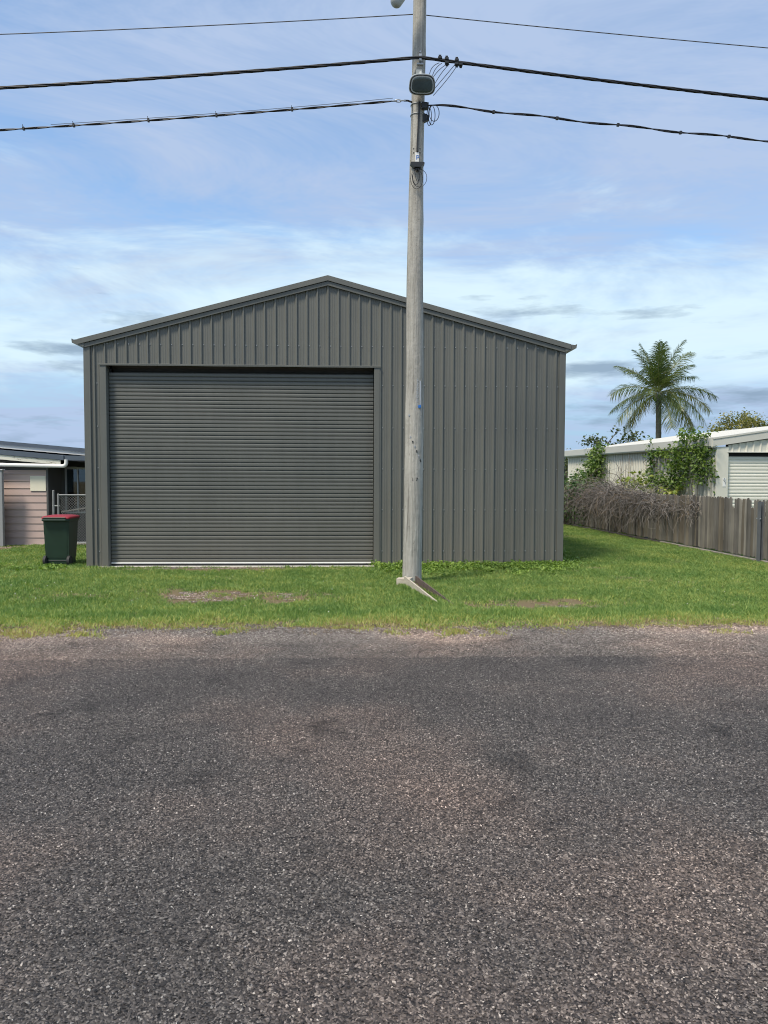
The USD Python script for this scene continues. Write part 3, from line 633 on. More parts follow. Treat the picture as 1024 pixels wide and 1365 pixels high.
# dead-end bracket for the lower left cable
mb = MB(); c0 = np.array([PX(7.27) - 0.10, PY - 0.06, 7.275])
pts = [c0, c0 + [-0.06, -0.06, -0.01], c0 + [-0.12, -0.08, -0.02]]; mb.tube(pts, 0.014, 8); pole.part('eye_bolt', mb, M['black'])
for k in range(3):
    mb = MB(); cx = c0 + [-0.14 - 0.065 * k, -0.085, -0.022 - 0.005 * k]; aa = np.linspace(0, 2 * np.pi, 17)
    mb.tube([cx + [0.042 * math.cos(t), 0.0 if k % 2 else 0.018 * math.sin(t), 0.018 * math.sin(t) if k % 2 else 0.006 * math.sin(t)] for t in aa], 0.008, 6, False); pole.part('shackle', mb, M['galv'])
# black junction boxes at right and their looped tails
mb = MB(); c = np.array([PX(7.2) + 0.10, PY - 0.10, 7.20]); mb.hull([c + [sx * 0.05, sy * 0.05, sz * 0.045 * (1 if sx < 0 else 0.8)] for sx in (-1, 1) for sy in (-1, 1) for sz in (-1, 1)]); pole.part('junction_box', mb, M['black'])
mb = MB(); c = np.array([PX(7.08) + 0.12, PY - 0.04, 7.05]); mb.hull([c + [-0.05, s * 0.04, q] for s in (-1, 1) for q in (-0.07, 0.07)] + [c + [0.045, s * 0.03, q] for s in (-1, 1) for q in (-0.03, 0.035)]); pole.part('junction_box', mb, M['black'])
# bowl-shaped black insulator bracket with cable loops beneath
p = on_pole(6.32, 0.0)
mb = MB(); pr = [(-0.105, 0.02), (-0.085, 0.028), (0.085, 0.028), (0.105, 0.02), (0.105, 0.008), (0.05, -0.045), (-0.05, -0.045), (-0.105, 0.008)]
mb.prism([(p[0] + x, 6.32 + z) for x, z in pr], p[1] - 0.09, p[1] + 0.02); mb.box(p[0] - 0.03, p[0] + 0.03, p[1] - 0.06, p[1] + 0.01, 6.24, 6.276)
pole.part('cable_bracket', mb, M['black'])
for k, (rx, rz, dx) in enumerate(((0.09, 0.14, -0.01), (0.05, 0.11, -0.02), (0.11, 0.13, 0.03), (0.03, 0.09, 0.0))):
    mb = MB(); aa = np.linspace(-0.4, 2 * np.pi - 0.8, 26)
    mb.tube([(p[0] + dx + rx * math.sin(t), p[1] - 0.045 - 0.012 * k + 0.01 * math.cos(2 * t), 6.25 - rz + rz * math.cos(t)) for t in aa], 0.0042, 5); pole.part('cable_loop', mb, M['cable'])
for k, (rx, rz, cx, cz) in enumerate(((0.05, 0.14, 0.20, 7.06), (0.075, 0.12, 0.235, 7.09), (0.035, 0.13, 0.16, 7.03))):
    mb = MB(); aa = np.linspace(0.3, 2 * np.pi + 0.1, 26)
    mb.tube([(PX(7.1) + cx + rx * math.sin(t), PY - 0.12 - 0.01 * k, cz + rz * math.cos(t)) for t in aa], 0.0055, 5); pole.part('cable_loop', mb, M['cable'])

# ------------------------------------------------------------------ street lights on the pole
lc = np.array([PX(7.4) + 0.03, PY - 0.33, 7.40])
sl = Thing('street_light', 'grey bowl-faced street light on the pole, just below the thick cable', 'street light', lc)
def superellipse(a, b, n, e=3.2, squash=0.0):
    t = np.linspace(0, 2 * np.pi, n, endpoint=False); c, s = np.cos(t), np.sin(t)
    x = a * np.sign(c) * np.abs(c) ** (2 / e); y = b * np.sign(s) * np.abs(s) ** (2 / e)
    return x * (1 + squash * y / b), y
tiltv = math.radians(33); ax = np.array([1.0, 0, 0]); ay = np.array([0, -math.sin(tiltv), math.cos(tiltv)]); an = np.cross(ax, ay)
an = an if an[1] < 0 else -an            # faces the road and down
def ring_body(layers, n=36):
    vs = []
    for a, b, d in layers:
        x, y = superellipse(a, b, n, squash=-0.06); vs.append(lc + x[:, None] * ax + y[:, None] * ay + d * an)
    v = np.vstack(vs); L = len(layers)
    f = [(i * n + j, i * n + (j + 1) % n, (i + 1) * n + (j + 1) % n, (i + 1) * n + j) for i in range(L - 1) for j in range(n)]
    mb = MB().add(v, f)
    mb.add(np.vstack([vs[0], vs[0].mean(0)]), [(j, n, (j + 1) % n) for j in range(n)]); mb.add(np.vstack([vs[-1], vs[-1].mean(0)]), [(j, (j + 1) % n, n) for j in range(n)])
    return mb
sl.part('housing', ring_body([(0.09, 0.07, -0.17), (0.15, 0.115, -0.14), (0.186, 0.135, -0.06), (0.192, 0.140, 0.0), (0.188, 0.136, 0.012)]), M['lamp_grey'], smooth=40)
sl.part('gasket', ring_body([(0.180, 0.128, 0.006), (0.180, 0.128, 0.022), (0.166, 0.114, 0.026)]), M['black'], smooth=40)
sl.part('trim_ring', ring_body([(0.166, 0.115, 0.02), (0.166, 0.115, 0.030), (0.156, 0.106, 0.032)]), M['lamp_grey'], smooth=40)
sl.part('lens', ring_body([(0.158, 0.108, 0.020), (0.150, 0.100, 0.034), (0.12, 0.08, 0.043), (0.05, 0.035, 0.047)]), M['lens'], smooth=True)
mb = MB(); pts = [(PX(7.62), PY - 0.09, 7.50), (PX(7.62), PY - 0.16, 7.62), (PX(7.6) + 0.01, PY - 0.26, 7.60), (lc[0], lc[1] + 0.06, lc[2] + 0.08)]; mb.tube(pts, 0.028, 10); sl.part('arm', mb, M['lamp_grey'], smooth=True)
mb = MB(); q = on_pole(7.62, 0.0); mb.box(q[0] - 0.045, q[0] + 0.045, q[1] - 0.03, q[1] + 0.02, 7.42, 7.72, 0.006); sl.part('bracket', mb, M['lamp_grey'])
mb = MB(); aa = np.linspace(0, np.pi, 14); mb.tube([(PX(7.6) + 0.02 + 0.06 * math.cos(t), PY - 0.15, 7.53 + 0.13 * math.sin(t)) for t in aa] + [(PX(7.6) - 0.045, PY - 0.2, 7.48)], 0.008, 6); sl.part('feed_cable', mb, M['cable'])
s2 = Thing('street_light', 'round-ended grey street light at top left of the pole, cut by the picture edge', 'street light', (0.62, PY - 0.35, 8.63))
e0, e1 = np.array([0.655, PY - 0.34, 8.56]), np.array([1.02, PY - 0.42, 9.05]); d = (e1 - e0) / np.linalg.norm(e1 - e0)
mb = MB(); kk = np.linspace(0, 1, 9); mb.tube([e0 - d * 0.08 * math.cos(t * np.pi / 2) for t in kk[:-1]] + [e0, e0 + d * 0.25, e1 - d * 0.05, e1], [0.088 * math.sin(max(t, 0.03) * np.pi / 2) for t in kk[:-1]] + [0.088, 0.09, 0.085, 0.05], 20); s2.part('housing', mb, M['lamp_grey'], smooth=50)
mb = MB(); mb.tube([e0 + d * 0.12 + [0, -0.06, -0.02], e0 + d * 0.3 + [0.02, -0.06, -0.02]], 0.055, 14); s2.part('lens', mb, M['lens'], smooth=50)
mb = MB(); mb.tube([e1, e1 + d * 0.12, (PX(9.35) + 0.05, PY - 0.25, 9.40), (PX(9.35), PY - 0.05, 9.40)], 0.03, 10); s2.part('arm', mb, M['galv'], smooth=True)

# ------------------------------------------------------------------ overhead lines
def span(x0, y, z0, k, sgn, L=44.0, n=None, d0=0.0):
    d = np.concatenate([np.arange(d0, 9, 0.03), np.arange(9, L + 0.01, 0.25)]) if n is None else np.linspace(d0, L, n)
    return np.stack([x0 + sgn * d, np.full_like(d, y), z0 - 45 * k * d + k * d * d], 1)
def twist(path, R, phase, turns, rr=None):
    s = np.concatenate([[0], np.cumsum(np.linalg.norm(np.diff(path, axis=0), axis=1))]); a = s * turns * 2 * np.pi + phase
    return path + np.stack([np.zeros_like(a), R * np.cos(a), R * np.sin(a)], 1)
mb = MB(); k1, k2 = 0.00195, 0.00162
pp = np.vstack([span(0.98, PY + 0.12, 8.66, k1, -1)[::-1], span(0.98, PY + 0.12, 8.66, k2, 1)[1:]]); mb.tube(pp, 0.0075, 5)
single('overhead_wire', mb, M['conductor'], 'thin single wire, highest line, passing behind the pole', 'wire')
abc = Thing('bundled_cable', 'thick black twisted power cable clamped to the pole above the street light', 'cable', (PX(7.87), PY - 0.16, 7.87))
L, R_ = span(PX(7.87), PY - 0.165, 7.875, 0.0025, -1), span(PX(7.87), PY - 0.165, 7.875, 0.00228, 1)
path = np.vstack([L[::-1], R_[1:]])
for k in range(4): abc.part('strand', MB().tube(twist(path, 0.0145, k * np.pi / 2, 0.8), 0.0108, 5), M['cable'], smooth=True)
for dd, up_ in ((0.30, 1), (0.40, 1), (0.55, 1), (0.405, -1), (0.55, -1), (0.61, -1)):
    z = 7.875 - 45 * 0.00228 * dd; mb = MB(); c = np.array([PX(7.87) + dd, PY - 0.165, z + up_ * 0.028])
    mb.box(c[0] - 0.03, c[0] + 0.03, c[1] - 0.03, c[1] + 0.03, c[2] - 0.02, c[2] + 0.02, 0.008); mb.cyl(c, c + [0, 0, up_ * 0.045], 0.011, 8); mb.cyl(c + [-0.018, 0, up_ * 0.036], c + [0.018, 0, up_ * 0.036], 0.013, 8)
    abc.part('connector', mb, M['black'])
tl = Thing('service_leads', 'fan of thin black leads drooping from thick cable connectors to pole', 'cable', (PX(7.6) + 0.2, PY - 0.16, 7.6))
for k, (dd, ex, ez) in enumerate(((0.29, 0.15, 7.56), (0.33, 0.18, 7.52), (0.41, 0.15, 7.50), (0.44, 0.2, 7.44), (0.52, 0.22, 7.42), (0.56, 0.21, 7.33))):
    a = np.array([PX(7.87) + dd, PY - 0.17, 7.83 - 0.1 * dd]); b = np.array([PX(7.5) + ex, PY - 0.16, ez]); t = np.linspace(0, 1, 14)[:, None]
    c1 = a + [-0.10 + 0.03 * (k > 3), -0.03, -0.02 - 0.02 * k]; mid = (1 - t) ** 2 * a + 2 * t * (1 - t) * (c1 * 0.6 + b * 0.4 + [0.02 * (k - 2), 0, 0.05]) + t * t * b
    tl.part('lead', MB().tube(mid, 0.005, 5), M['cable'])
lo = Thing('service_cable', 'thinner black twisted cable leaving the pole to the left with little ties', 'cable', (0.6, PY - 0.15, 7.24))
path = span(0.66, PY - 0.15, 7.245, 0.00245, -1)
for k in range(2): lo.part('strand', MB().tube(twist(path, 0.0085, k * np.pi, 1.1), 0.009, 5), M['cable'], smooth=True)
th = span(0.62, PY - 0.15, 7.265, 0.0024, -1, L=5.0, n=40); th[:, 2] += 0.018 * np.exp(-np.linspace(0, 4, 40)); lo.part('messenger_wire', MB().tube(th, 0.004, 5), M['conductor'])
for dd in (5.43, 4.72, 3.63, 2.66, 1.55):
    i = int(dd / 0.03); c = path[i]; mb = MB(); mb.bar(c + [0.01, -0.012, -0.02], c + [-0.012, -0.012, 0.055], 0.008, 0.008); mb.box(c[0] - 0.014, c[0] + 0.014, c[1] - 0.022, c[1] + 0.022, c[2] - 0.02, c[2] + 0.02); lo.part('cable_tie', mb, M['black'])
ro = Thing('service_cable', 'thinner black rippled cable leaving the pole to the right', 'cable', (1.2, PY - 0.15, 7.2))
path = span(1.14, PY - 0.15, 7.205, 0.0021, 1); s = path[:, 0] - path[0, 0]
path[:, 2] += 0.012 * np.sin(s * 4.6) * np.exp(-s * 0.05) + 0.015 * (1 - np.exp(-s * 3)) - 0.02 * np.exp(-s * 8)
for k in range(2): ro.part('strand', MB().tube(twist(path, 0.009, k * np.pi, 0.9), 0.0095, 5), M['cable'], smooth=True)
for dd in (1.0, 1.95, 2.9, 3.85, 4.6):
    c = path[int(dd / 0.03)]; mb = MB(); mb.box(c[0] - 0.02, c[0] + 0.02, c[1] - 0.02, c[1] + 0.02, c[2] - 0.022, c[2] + 0.022, 0.004); ro.part('cable_tie', mb, M['black'])

# ------------------------------------------------------------------ pale trough lying at the pole's foot
M['trough'] = plain('pale_weathered_timber', (0.44, 0.39, 0.31), 0.85, 0.28, 7, 0.5, 60, stretch=(1, 1, 4))
M['rust'] = plain('brown_inside', (0.10, 0.075, 0.06), 0.9, 0.4, 12, 0.5, 80)
tr = Thing('timber_trough', 'broken pale timber channel lying in grass against the foot of the pole', 'channel', (0.9, 11.4, 0))
a0, a1 = np.array([0.90, 11.52, 0.115]), np.array([1.29, 9.85, -0.065]); dv = (a1 - a0) / np.linalg.norm(a1 - a0); sv = np.array([dv[1], -dv[0], 0]); sv /= np.linalg.norm(sv)   # sv points left-front
sv = sv if sv[0] < 0 else -sv
tr.part('side_board', MB().bar(a0 + sv * 0.085, a1 + sv * 0.085, 0.022, 0.115), M['trough'])
tr.part('side_board', MB().bar(a0 - sv * 0.085 + dv * 0.02, a1 - sv * 0.085 - dv * 0.05, 0.02, 0.12), M['rust'], label='weathered brown far side board')
tr.part('bottom_board', MB().bar(a0 - [0, 0, 0.05], a1 - [0, 0, 0.05], 0.14, 0.02), M['rust'])
mb = MB(); mb.hull([np.array([0.70, 11.62, -0.05]), np.array([0.70, 11.62, 0.115]), np.array([0.90, 11.50, -0.05]), np.array([0.90, 11.50, 0.13]), np.array([0.74, 11.70, -0.05]), np.array([0.74, 11.70, 0.125]), np.array([0.95, 11.60, -0.05]), np.array([0.95, 11.60, 0.14])]); tr.part('end_block', mb, M['trough'])
mb = MB(); mb.box(0.72, 0.97, 11.44, 11.54, -0.05, 0.03, 0.008); tr.part('splinter', mb, M['rust'])

# ------------------------------------------------------------------ wheelie bin
bn = Thing('wheelie_bin', 'dark green wheelie bin with red lid beside the shed corner', 'wheelie bin', (-5.37, 14.50, relief(-5.37, 14.5)), math.radians(-2), local=True)
def rbox(w, d, r, z):
    pts = []
    for cx, cy, a0 in ((w / 2 - r, d / 2 - r, 0), (-w / 2 + r, d / 2 - r, 90), (-w / 2 + r, -d / 2 + r, 180), (w / 2 - r, -d / 2 + r, 270)):
        for k in range(5):
            a = math.radians(a0 + 22.5 * k); pts.append((cx + r * math.cos(a), cy + r * math.sin(a), z))
    return np.array(pts)
def loft(rings, caps=True):
    mb = MB(); n = len(rings[0]); v = np.vstack(rings); L = len(rings)
    mb.add(v, [(i * n + j, i * n + (j + 1) % n, (i + 1) * n + (j + 1) % n, (i + 1) * n + j) for i in range(L - 1) for j in range(n)])
    if caps:
        mb.add(np.vstack([rings[0], rings[0].mean(0)]), [((j + 1) % n, j, n) for j in range(n)]); mb.add(np.vstack([rings[-1], rings[-1].mean(0)]), [(j, (j + 1) % n, n) for j in range(n)])
    return mb
body = loft([rbox(.39, .36, .035, .03), rbox(.40, .37, .04, .05), rbox(.403, .375, .04, .145), rbox(.418, .39, .04, .150), rbox(.465, .485, .045, .80), rbox(.468, .49, .045, .84)])
bn.part('body', body, M['bin'], smooth=35)
bn.part('rim', loft([rbox(.49, .515, .05, .825), rbox(.51, .535, .05, .832), rbox(.51, .535, .05, .868), rbox(.49, .515, .05, .872)]), M['bin'], smooth=35)
lid = loft([rbox(.515, .545, .055, .872), rbox(.525, .555, .055, .876), rbox(.522, .552, .055, .896), rbox(.49, .52, .07, .915), rbox(.36, .39, .1, .930)])
ld = bn.part('lid', lid, M['lid'], smooth=40)
mb = MB(); mb.box(-.20, .20, -.31, -.275, .875, .90, .006); ld.part('hinge', mb, M['bin'])
mb = MB(); mb.cyl((-.21, -.315, .85), (.21, -.315, .85), .016, 10)
for sx in (-.21, 0, .21): mb.bar((sx, -.25, .85), (sx, -.315, .85), .025, .03)
bn.part('handle', mb, M['bin'])
for sx in (-1, 1):
    mb = MB(); mb.cyl((sx * .195, -.18, .095), (sx * .24, -.18, .095), .095, 24); w = bn.part('wheel', mb, M['rubber'], smooth=40)
    mb = MB(); mb.cyl((sx * .238, -.18, .095), (sx * .245, -.18, .095), .055, 16); w.part('hub', mb, M['black'])
mb = MB(); mb.cyl((-.195, -.18, .095), (.195, -.18, .095), .012, 8); bn.part('axle', mb, M['black'])
for sx in (-1, 1):
    mb = MB(); mb.hull([(sx * .19, -.19, .16), (sx * .215, -.19, .16), (sx * .23, -.235, .83), (sx * .205, -.235, .83), (sx * .19, -.175, .16), (sx * .205, -.15, .83)]); bn.part('stiffening_rib', mb, M['bin'])

# ------------------------------------------------------------------ house at the left
HY = 18.4
hs = Thing('low_house', 'low house with pink weatherboard end and white barge boards behind the bin', 'house', (-8.0, HY, 0))
bz = 0.02; k = 0; gap = 0.166
while bz < 1.74:
    h = min(gap, 1.76 - bz)
    y0 = HY + 0.012 * math.sin(k * 2.1); mb = MB()
    mb.hull([(x, y, z) for x in (-12.0, -7.135) for y, z in ((HY - 0.022, bz), (HY + 0.02, bz), (HY - 0.006, bz + h + 0.012), (HY + 0.02, bz + h + 0.012))])
    hs.part('weatherboard', mb, M['pink_light'] if k in (8, 9) else M['pink'], label='paler pink weatherboard' if k in (8, 9) else None); bz += gap; k += 1
mb = MB(); mb.box(-12.0, -7.13, HY + 0.022, HY + 0.06, 0, 2.05); hs.part('wall', mb, M['house_dark'])
mb = MB(); mb.box(-7.50, -7.14, HY - 0.034, HY - 0.024, 1.285, 1.635); hs.part('patch_panel', mb, M['patch'], label='cream patch panel')
mb = MB(); mb.box(-7.132, -7.085, HY - 0.03, HY + 0.06, 0, 1.9, 0.004); hs.part('corner_board', mb, M['house_dark'])
mb = MB(); mb.box(-7.128, -7.09, HY + 0.062, HY + 0.8, 0, 2.05); hs.part('side_wall', mb, M['house_dark'])
WY = HY + 0.8
mb = MB()
for x0, x1, z0, z1 in ((-7.09, -6.99, 0, 2.1), (-6.99, -6.42, 0, 0.72), (-6.99, -6.42, 1.86, 2.1), (-6.42, -5.3, 0, 2.1)): mb.box(x0, x1, WY, WY + 0.1, z0, z1)
hs.part('back_wall', mb, M['house_dark'])
M['glass'] = mat('window_glass', {'fr': ('fresnel', dict(IOR=1.75)), 't': ('transparent_bsdf', dict(color=(0.55, 0.6, 0.6))), 'g': ('glossy_bsdf', dict(color=(0.9, 0.95, 0.95), roughness=0.02)), 'mx': ('mix_closure', {})},
                 [('fr.fac', 'mx.fac'), ('t.BSDF', 'mx.closure1'), ('g.BSDF', 'mx.closure2')], surface='mx.closure')
win = MB()
for x0, x1, z0, z1 in ((-6.99, -6.95, .72, 1.86), (-6.46, -6.42, .72, 1.86), (-6.95, -6.46, .72, .76), (-6.95, -6.46, 1.80, 1.86), (-6.70, -6.67, .76, 1.80)): win.box(x0, x1, WY - 0.03, WY + 0.04, z0, z1)
wf = hs.part('window', win, M['galv'])
for x0, x1 in ((-6.949, -6.701), (-6.669, -6.461)):
    mb = MB(); mb.box(x0, x1, WY + 0.0, WY + 0.006, .761, 1.799); wf.part('pane', mb, M['glass'])
M['curtain_cloth'] = plain('grey_blind', (0.24, 0.26, 0.29), 0.8)
mb = MB(); mb.box(-6.949, -6.70, WY + 0.05, WY + 0.06, 1.25, 1.79); hs.part('blind', mb, M['curtain_cloth'])
mb = MB(); mb.box(-7.09, -5.3, WY + 0.5, WY + 0.52, 0, 2.1); hs.part('inner_wall', mb, M['dark'])
mb = MB(); mb.box(-6.35, -6.27, WY - 0.05, WY, 1.05, 1.6); mb.box(-6.22, -6.16, WY - 0.04, WY, 0.9, 1.75); hs.part('shutter', mb, M['black'])
# roofs: low pitch falling to the right; each is a slab with a dark edge and a white board below
SL = -0.0853
def slab(xa, xb, za, t, y0, y1, slope=SL):
    zb_ = za + slope * (xb - xa); return MB().add([(x, y, z) for x, zt in ((xa, za), (xb, zb_)) for y in (y0, y1) for z in (zt - t, zt)], [(0, 1, 3, 2), (4, 6, 7, 5), (0, 4, 5, 1), (2, 3, 7, 6), (0, 2, 6, 4), (1, 5, 7, 3)])
zat = lambda z, x: z + SL * (x + 8.19)
hs.part('upper_roof', slab(-14, -5.25, zat(2.455, -14), 0.088, HY + 0.3, HY + 7.5), M['house_blue'])
hs.part('upper_barge_board', slab(-14, -5.28, zat(2.366, -14), 0.082, HY + 0.33, HY + 0.36), M['white'])
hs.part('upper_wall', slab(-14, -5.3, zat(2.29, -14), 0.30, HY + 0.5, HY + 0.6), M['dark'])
hs.part('lower_roof', slab(-14, -6.72, zat(2.245, -14), 0.11, HY - 0.19, HY + 0.5), M['house_blue'])
hs.part('lower_barge_board', slab(-14, -6.745, zat(2.128, -14), 0.105, HY - 0.17, HY - 0.13), M['white_old'])
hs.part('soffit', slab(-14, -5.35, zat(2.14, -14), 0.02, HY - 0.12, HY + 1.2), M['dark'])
mb = MB(); mb.box(-6.745, -6.66, HY - 0.195, HY - 0.07, 2.005, 2.125, 0.005); hs.part('gutter_outlet', mb, M['house_blue'])
hs.part('gutter', slab(-6.658, -5.25, 2.115, 0.11, HY - 0.17, HY - 0.05, -0.02), M['house_blue'])
mb = MB(); pts = [(-14, HY - 0.16, 2.02), (-8.2, HY - 0.16, 1.895), (-6.69, HY - 0.16, 1.868)] + [(-6.69 + 0.075 * math.sin(t), HY - 0.16, 1.943 - 0.075 * math.cos(t)) for t in np.linspace(0.2, 1.57, 6)] + [(-6.615, HY - 0.16, 2.02)]
mb.tube(pts, 0.044, 14); hs.part('downpipe', mb, M['white'], smooth=40)
mb = MB(); mb.box(-12, -5.3, HY - 0.5, HY + 7, -0.1, 0.025); mb.v[-1][:, 1] = np.where(mb.v[-1][:, 1] < HY, HY - 0.05, mb.v[-1][:, 1]); hs.part('floor_slab', mb, M['concrete'])
mb = MB(); mb.box(-12, -11.95, HY + .1, HY + 7, 0, 2.4); mb.box(-12, -5.3, HY + 7, HY + 7.1, 0, 2.0); mb.box(-5.35, -5.3, HY + 0.9, HY + 7, 0, 2.1); hs.part('outer_walls', mb, M['house_dark'])
fp = Thing('fence_panel', 'grey sheet fence end standing at the left edge before the pink wall', 'fence', (-8.1, 18.0, 0))
mb = MB(); mb.box(-11, -8.04, 17.98, 18.02, 0, 1.74); fp.part('panel', mb, M['panel_grey'])
mb = MB(); mb.box(-8.04, -7.96, 17.95, 18.05, 0, 1.76, 0.006); fp.part('post', mb, M['panel_grey'])
mb = MB(); mb.box(-11, -7.935, 17.93, 18.07, 1.76, 1.79, 0.006); fp.part('cap', mb, M['galv'])
# chain-link gate
gt_ = Thing('chain_link_gate', 'galvanised chain-link gate between the pink house and the grey shed', 'gate', (-6.9, 18.25, 0))
GY = 18.0
for x, z, r in ((-6.83, 1.30, 0.028), (-6.72, 1.22, 0.024), (-5.35, 1.22, 0.024)):
    mb = MB(); mb.cyl((x, GY, 0), (x, GY, z), r, 12); mb.tube([(x, GY, z), (x, GY, z + 0.015)], [r, 0.005], 12); gt_.part('post', mb, M['galv_old'], smooth=40)
mb = MB(); mb.cyl((-6.72, GY, 1.20), (-5.35, GY, 1.20), 0.020, 10); gt_.part('top_rail', mb, M['galv_old'], smooth=40)
mb = MB(); mb.cyl((-6.72, GY, 0.10), (-5.35, GY, 0.10), 0.020, 10); gt_.part('bottom_rail', mb, M['galv_old'], smooth=40)
mb = MB(); mb.cyl((-6.86, GY, 0.95), (-6.68, GY, 0.95), 0.012, 8); gt_.part('latch', mb, M['galv'])
mb = MB(); st = 0.062
for c in np.arange(-3, 3, st):
    for sgn in (1, -1):
        pts = []
        for t in np.linspace(0, 1.1, 23):
            x = -6.72 + (c + t if sgn > 0 else c + 1.1 - t)
            if -6.70 < x < -5.37: pts.append((x, GY + 0.003 * sgn, 0.10 + t))
        if len(pts) > 1: mb.tube([pts[0], pts[-1]], 0.0032, 3, False)
gt_.part('wire_mesh', mb, M['galv_old'], kind='stuff')
single('old_board', MB().bar((-6.78, 18.45, 0.80), (-6.15, 18.5, 0.90), 0.35, 0.03), plain('grey_board', (0.17, 0.165, 0.155), 0.8, 0.2, 4), 'grey board propped up behind the chain-link gate', 'board')

# ------------------------------------------------------------------ paling fence on the right
FR = math.radians(3.27); FO = np.array([8.044, 14.527, 0.0])
fe = Thing('paling_fence', 'weathered grey timber paling fence running back along the right side', 'fence', FO, FR, local=True)
pal = [mat(f'paling_timber_{n}', {
    'tc': ('geometry', {}), 'oi': ('object_info', {}), 'm': ('mapping', dict(mapping_type='point', scale=(22.0, 22.0, 1.1))), 'n': ('noise_texture', dict(scale=1.4, detail=8.0, roughness=0.7)),
    'n2': ('noise_texture', dict(scale=1.8, detail=5.0)), 'sx': ('separate_xyz', {}), 's': ('math', dict(math_type='multiply_add', value2=0.5)), 'h': ('math', dict(math_type='multiply', value2=0.5)),
    'r': ('rgb_ramp', dict(ramp=[(0.25, tuple(np.array(c) * 0.42)), (0.47, tuple(np.array(c) * 0.85)), (0.62, tuple(np.array(c) * 1.15)), (0.8, tuple(np.array(c) * 1.5))])),
    'rv': ('map_range', dict(from_min=0, from_max=1, to_min=0.72, to_max=1.3)), 'hv': ('hsv', {}),
    'b': ('bump', dict(strength=0.6, distance=0.006)), 'p': ('principled_bsdf', dict(roughness=0.9, specular_ior_level=0.15))},
    [('tc.position', 'm.vector'), ('m.vector', 'n.vector'), ('tc.position', 'n2.vector'), ('n2.fac', 'h.value1'), ('n.fac', 's.value1'), ('h.value', 's.value3'), ('s.value', 'r.fac'), ('oi.random', 'rv.value'), ('rv.result', 'hv.value'),
     ('r.color', 'hv.color'), ('hv.color', 'p.base_color'), ('n.fac', 'b.height'), ('b.normal', 'p.normal')]) for n, c in (('grey', (0.165, 0.153, 0.136)), ('brown', (0.18, 0.155, 0.122)), ('pale', (0.235, 0.215, 0.183)), ('dark', (0.088, 0.081, 0.074)))]
y = -5.2; r2 = np.random.default_rng(31)
while y < 15.8:
    w = r2.uniform(0.075, 0.108); h = 1.245 + r2.normal(0, 0.012) - (0.17 if r2.random() < 0.02 else 0); x = r2.normal(0, 0.004); tl_ = r2.normal(0, 0.006); lean = r2.normal(0, 0.004)
    pts = [(x + d_, y + yy, z_) for d_ in (-0.009, 0.009) for yy, z_ in ((0.003, 0.09 + r2.uniform(-.03, .02)), (w - 0.004, 0.09 + r2.uniform(-.03, .02)))]
    pts += [(x + lean + d_, y + tl_ + yy, h - dz) for d_ in (-0.009, 0.009) for yy, dz in ((0.003, 0.035), (w - 0.004, 0.035), (w * 0.3, 0.0 + r2.uniform(0, .012)), (w * 0.7, r2.uniform(0, .012)))]
    fe.part('paling', MB().hull(pts), pal[r2.choice(4, p=[0.42, 0.28, 0.17, 0.13])]); y += w + r2.uniform(-0.004, 0.007)
for zz in (0.28, 0.95):
    mb = MB(); mb.box(0.012, 0.055, -5.2, 15.8, zz - 0.04, zz + 0.04); fe.part('rail', mb, pal[0])
for yy in (-2.55, 0.12, 2.8, 5.5, 8.2, 10.9, 13.6):
    mb = MB(); y_ = yy
    mb.box(-0.075, -0.066, y_ - 0.055, y_ + 0.055, 0, 1.19); mb.box(-0.066, -0.024, y_ - 0.005, y_ + 0.005, 0, 1.19); mb.box(-0.023, -0.014, y_ - 0.055, y_ + 0.055, 0, 1.19)
    if yy < 1: fe.part('post', mb, M['post'])
    else:
        mb = MB(); mb.box(0.058, 0.14, y_ - 0.05, y_ + 0.05, 0, 1.15); fe.part('post', mb, M['post'])
mb = MB(); mb.cyl((-0.075, 0.06, 0.86), (-0.095, 0.06, 0.86), 0.014, 8); mb.cyl((-0.06, 0.178, 0.86), (-0.06, 0.22, 0.86), 0.014, 8); fe.part('bolt', mb, M['galv'])
for i, yy in enumerate(np.arange(-5.2, 15.7, 2.4)):
    mb = MB(); dz = 0.01 * math.sin(i * 3.1); mb.box(-0.05 + 0.01 * math.sin(i), 0.06, yy + 0.01, yy + 2.39, -0.06, 0.055 + dz, 0.01); fe.part('plinth', mb, M['plinth'] if i < 4 else pal[3])

# ------------------------------------------------------------------ neighbour's cream shed
CO = np.array([9.267, 19.185, 0.0])
cs = Thing('cream_shed', 'cream ribbed steel shed with closed roller door beyond the paling fence', 'shed', CO, FR, local=True)
rise = 0.146
gz = lambda u: 2.43 + rise * np.minimum(u, 9.0 - u)
def csheet(u0, u1, z0, zt):
    p = rib_profile(u0, u1, 0.055, 0.19, 0.028, False); zh = zt(p[:, 0]) if callable(zt) else np.full(len(p), zt)
    n = len(p); return MB().add(np.vstack([np.stack([p[:, 0], -p[:, 1], np.full(n, z0)], 1), np.stack([p[:, 0], -p[:, 1], zh], 1)]), [(i, i + 1, n + i + 1, n + i) for i in range(n - 1)])
for u0, u1 in ((0.33, 1.0), (1.0, 1.76), (1.76, 2.52), (2.52, 3.28)): cs.part('wall_sheet', csheet(u0, u1, 2.31, gz), M['cream'])
cs.part('wall_sheet', csheet(3.28, 9.0, 0, gz), M['cream'])
mb = MB(); mb.box(0.0, 0.325, -0.034, 0.02, 0, 2.43, 0.004); cs.part('corner_flashing', mb, M['cream'])
mb = MB(); mb.box(0.29, 3.35, -0.05, 0.05, 2.285, 2.31, 0.003); cs.part('door_lintel', mb, M['cream_trim'])
prof = []
z = 0.05
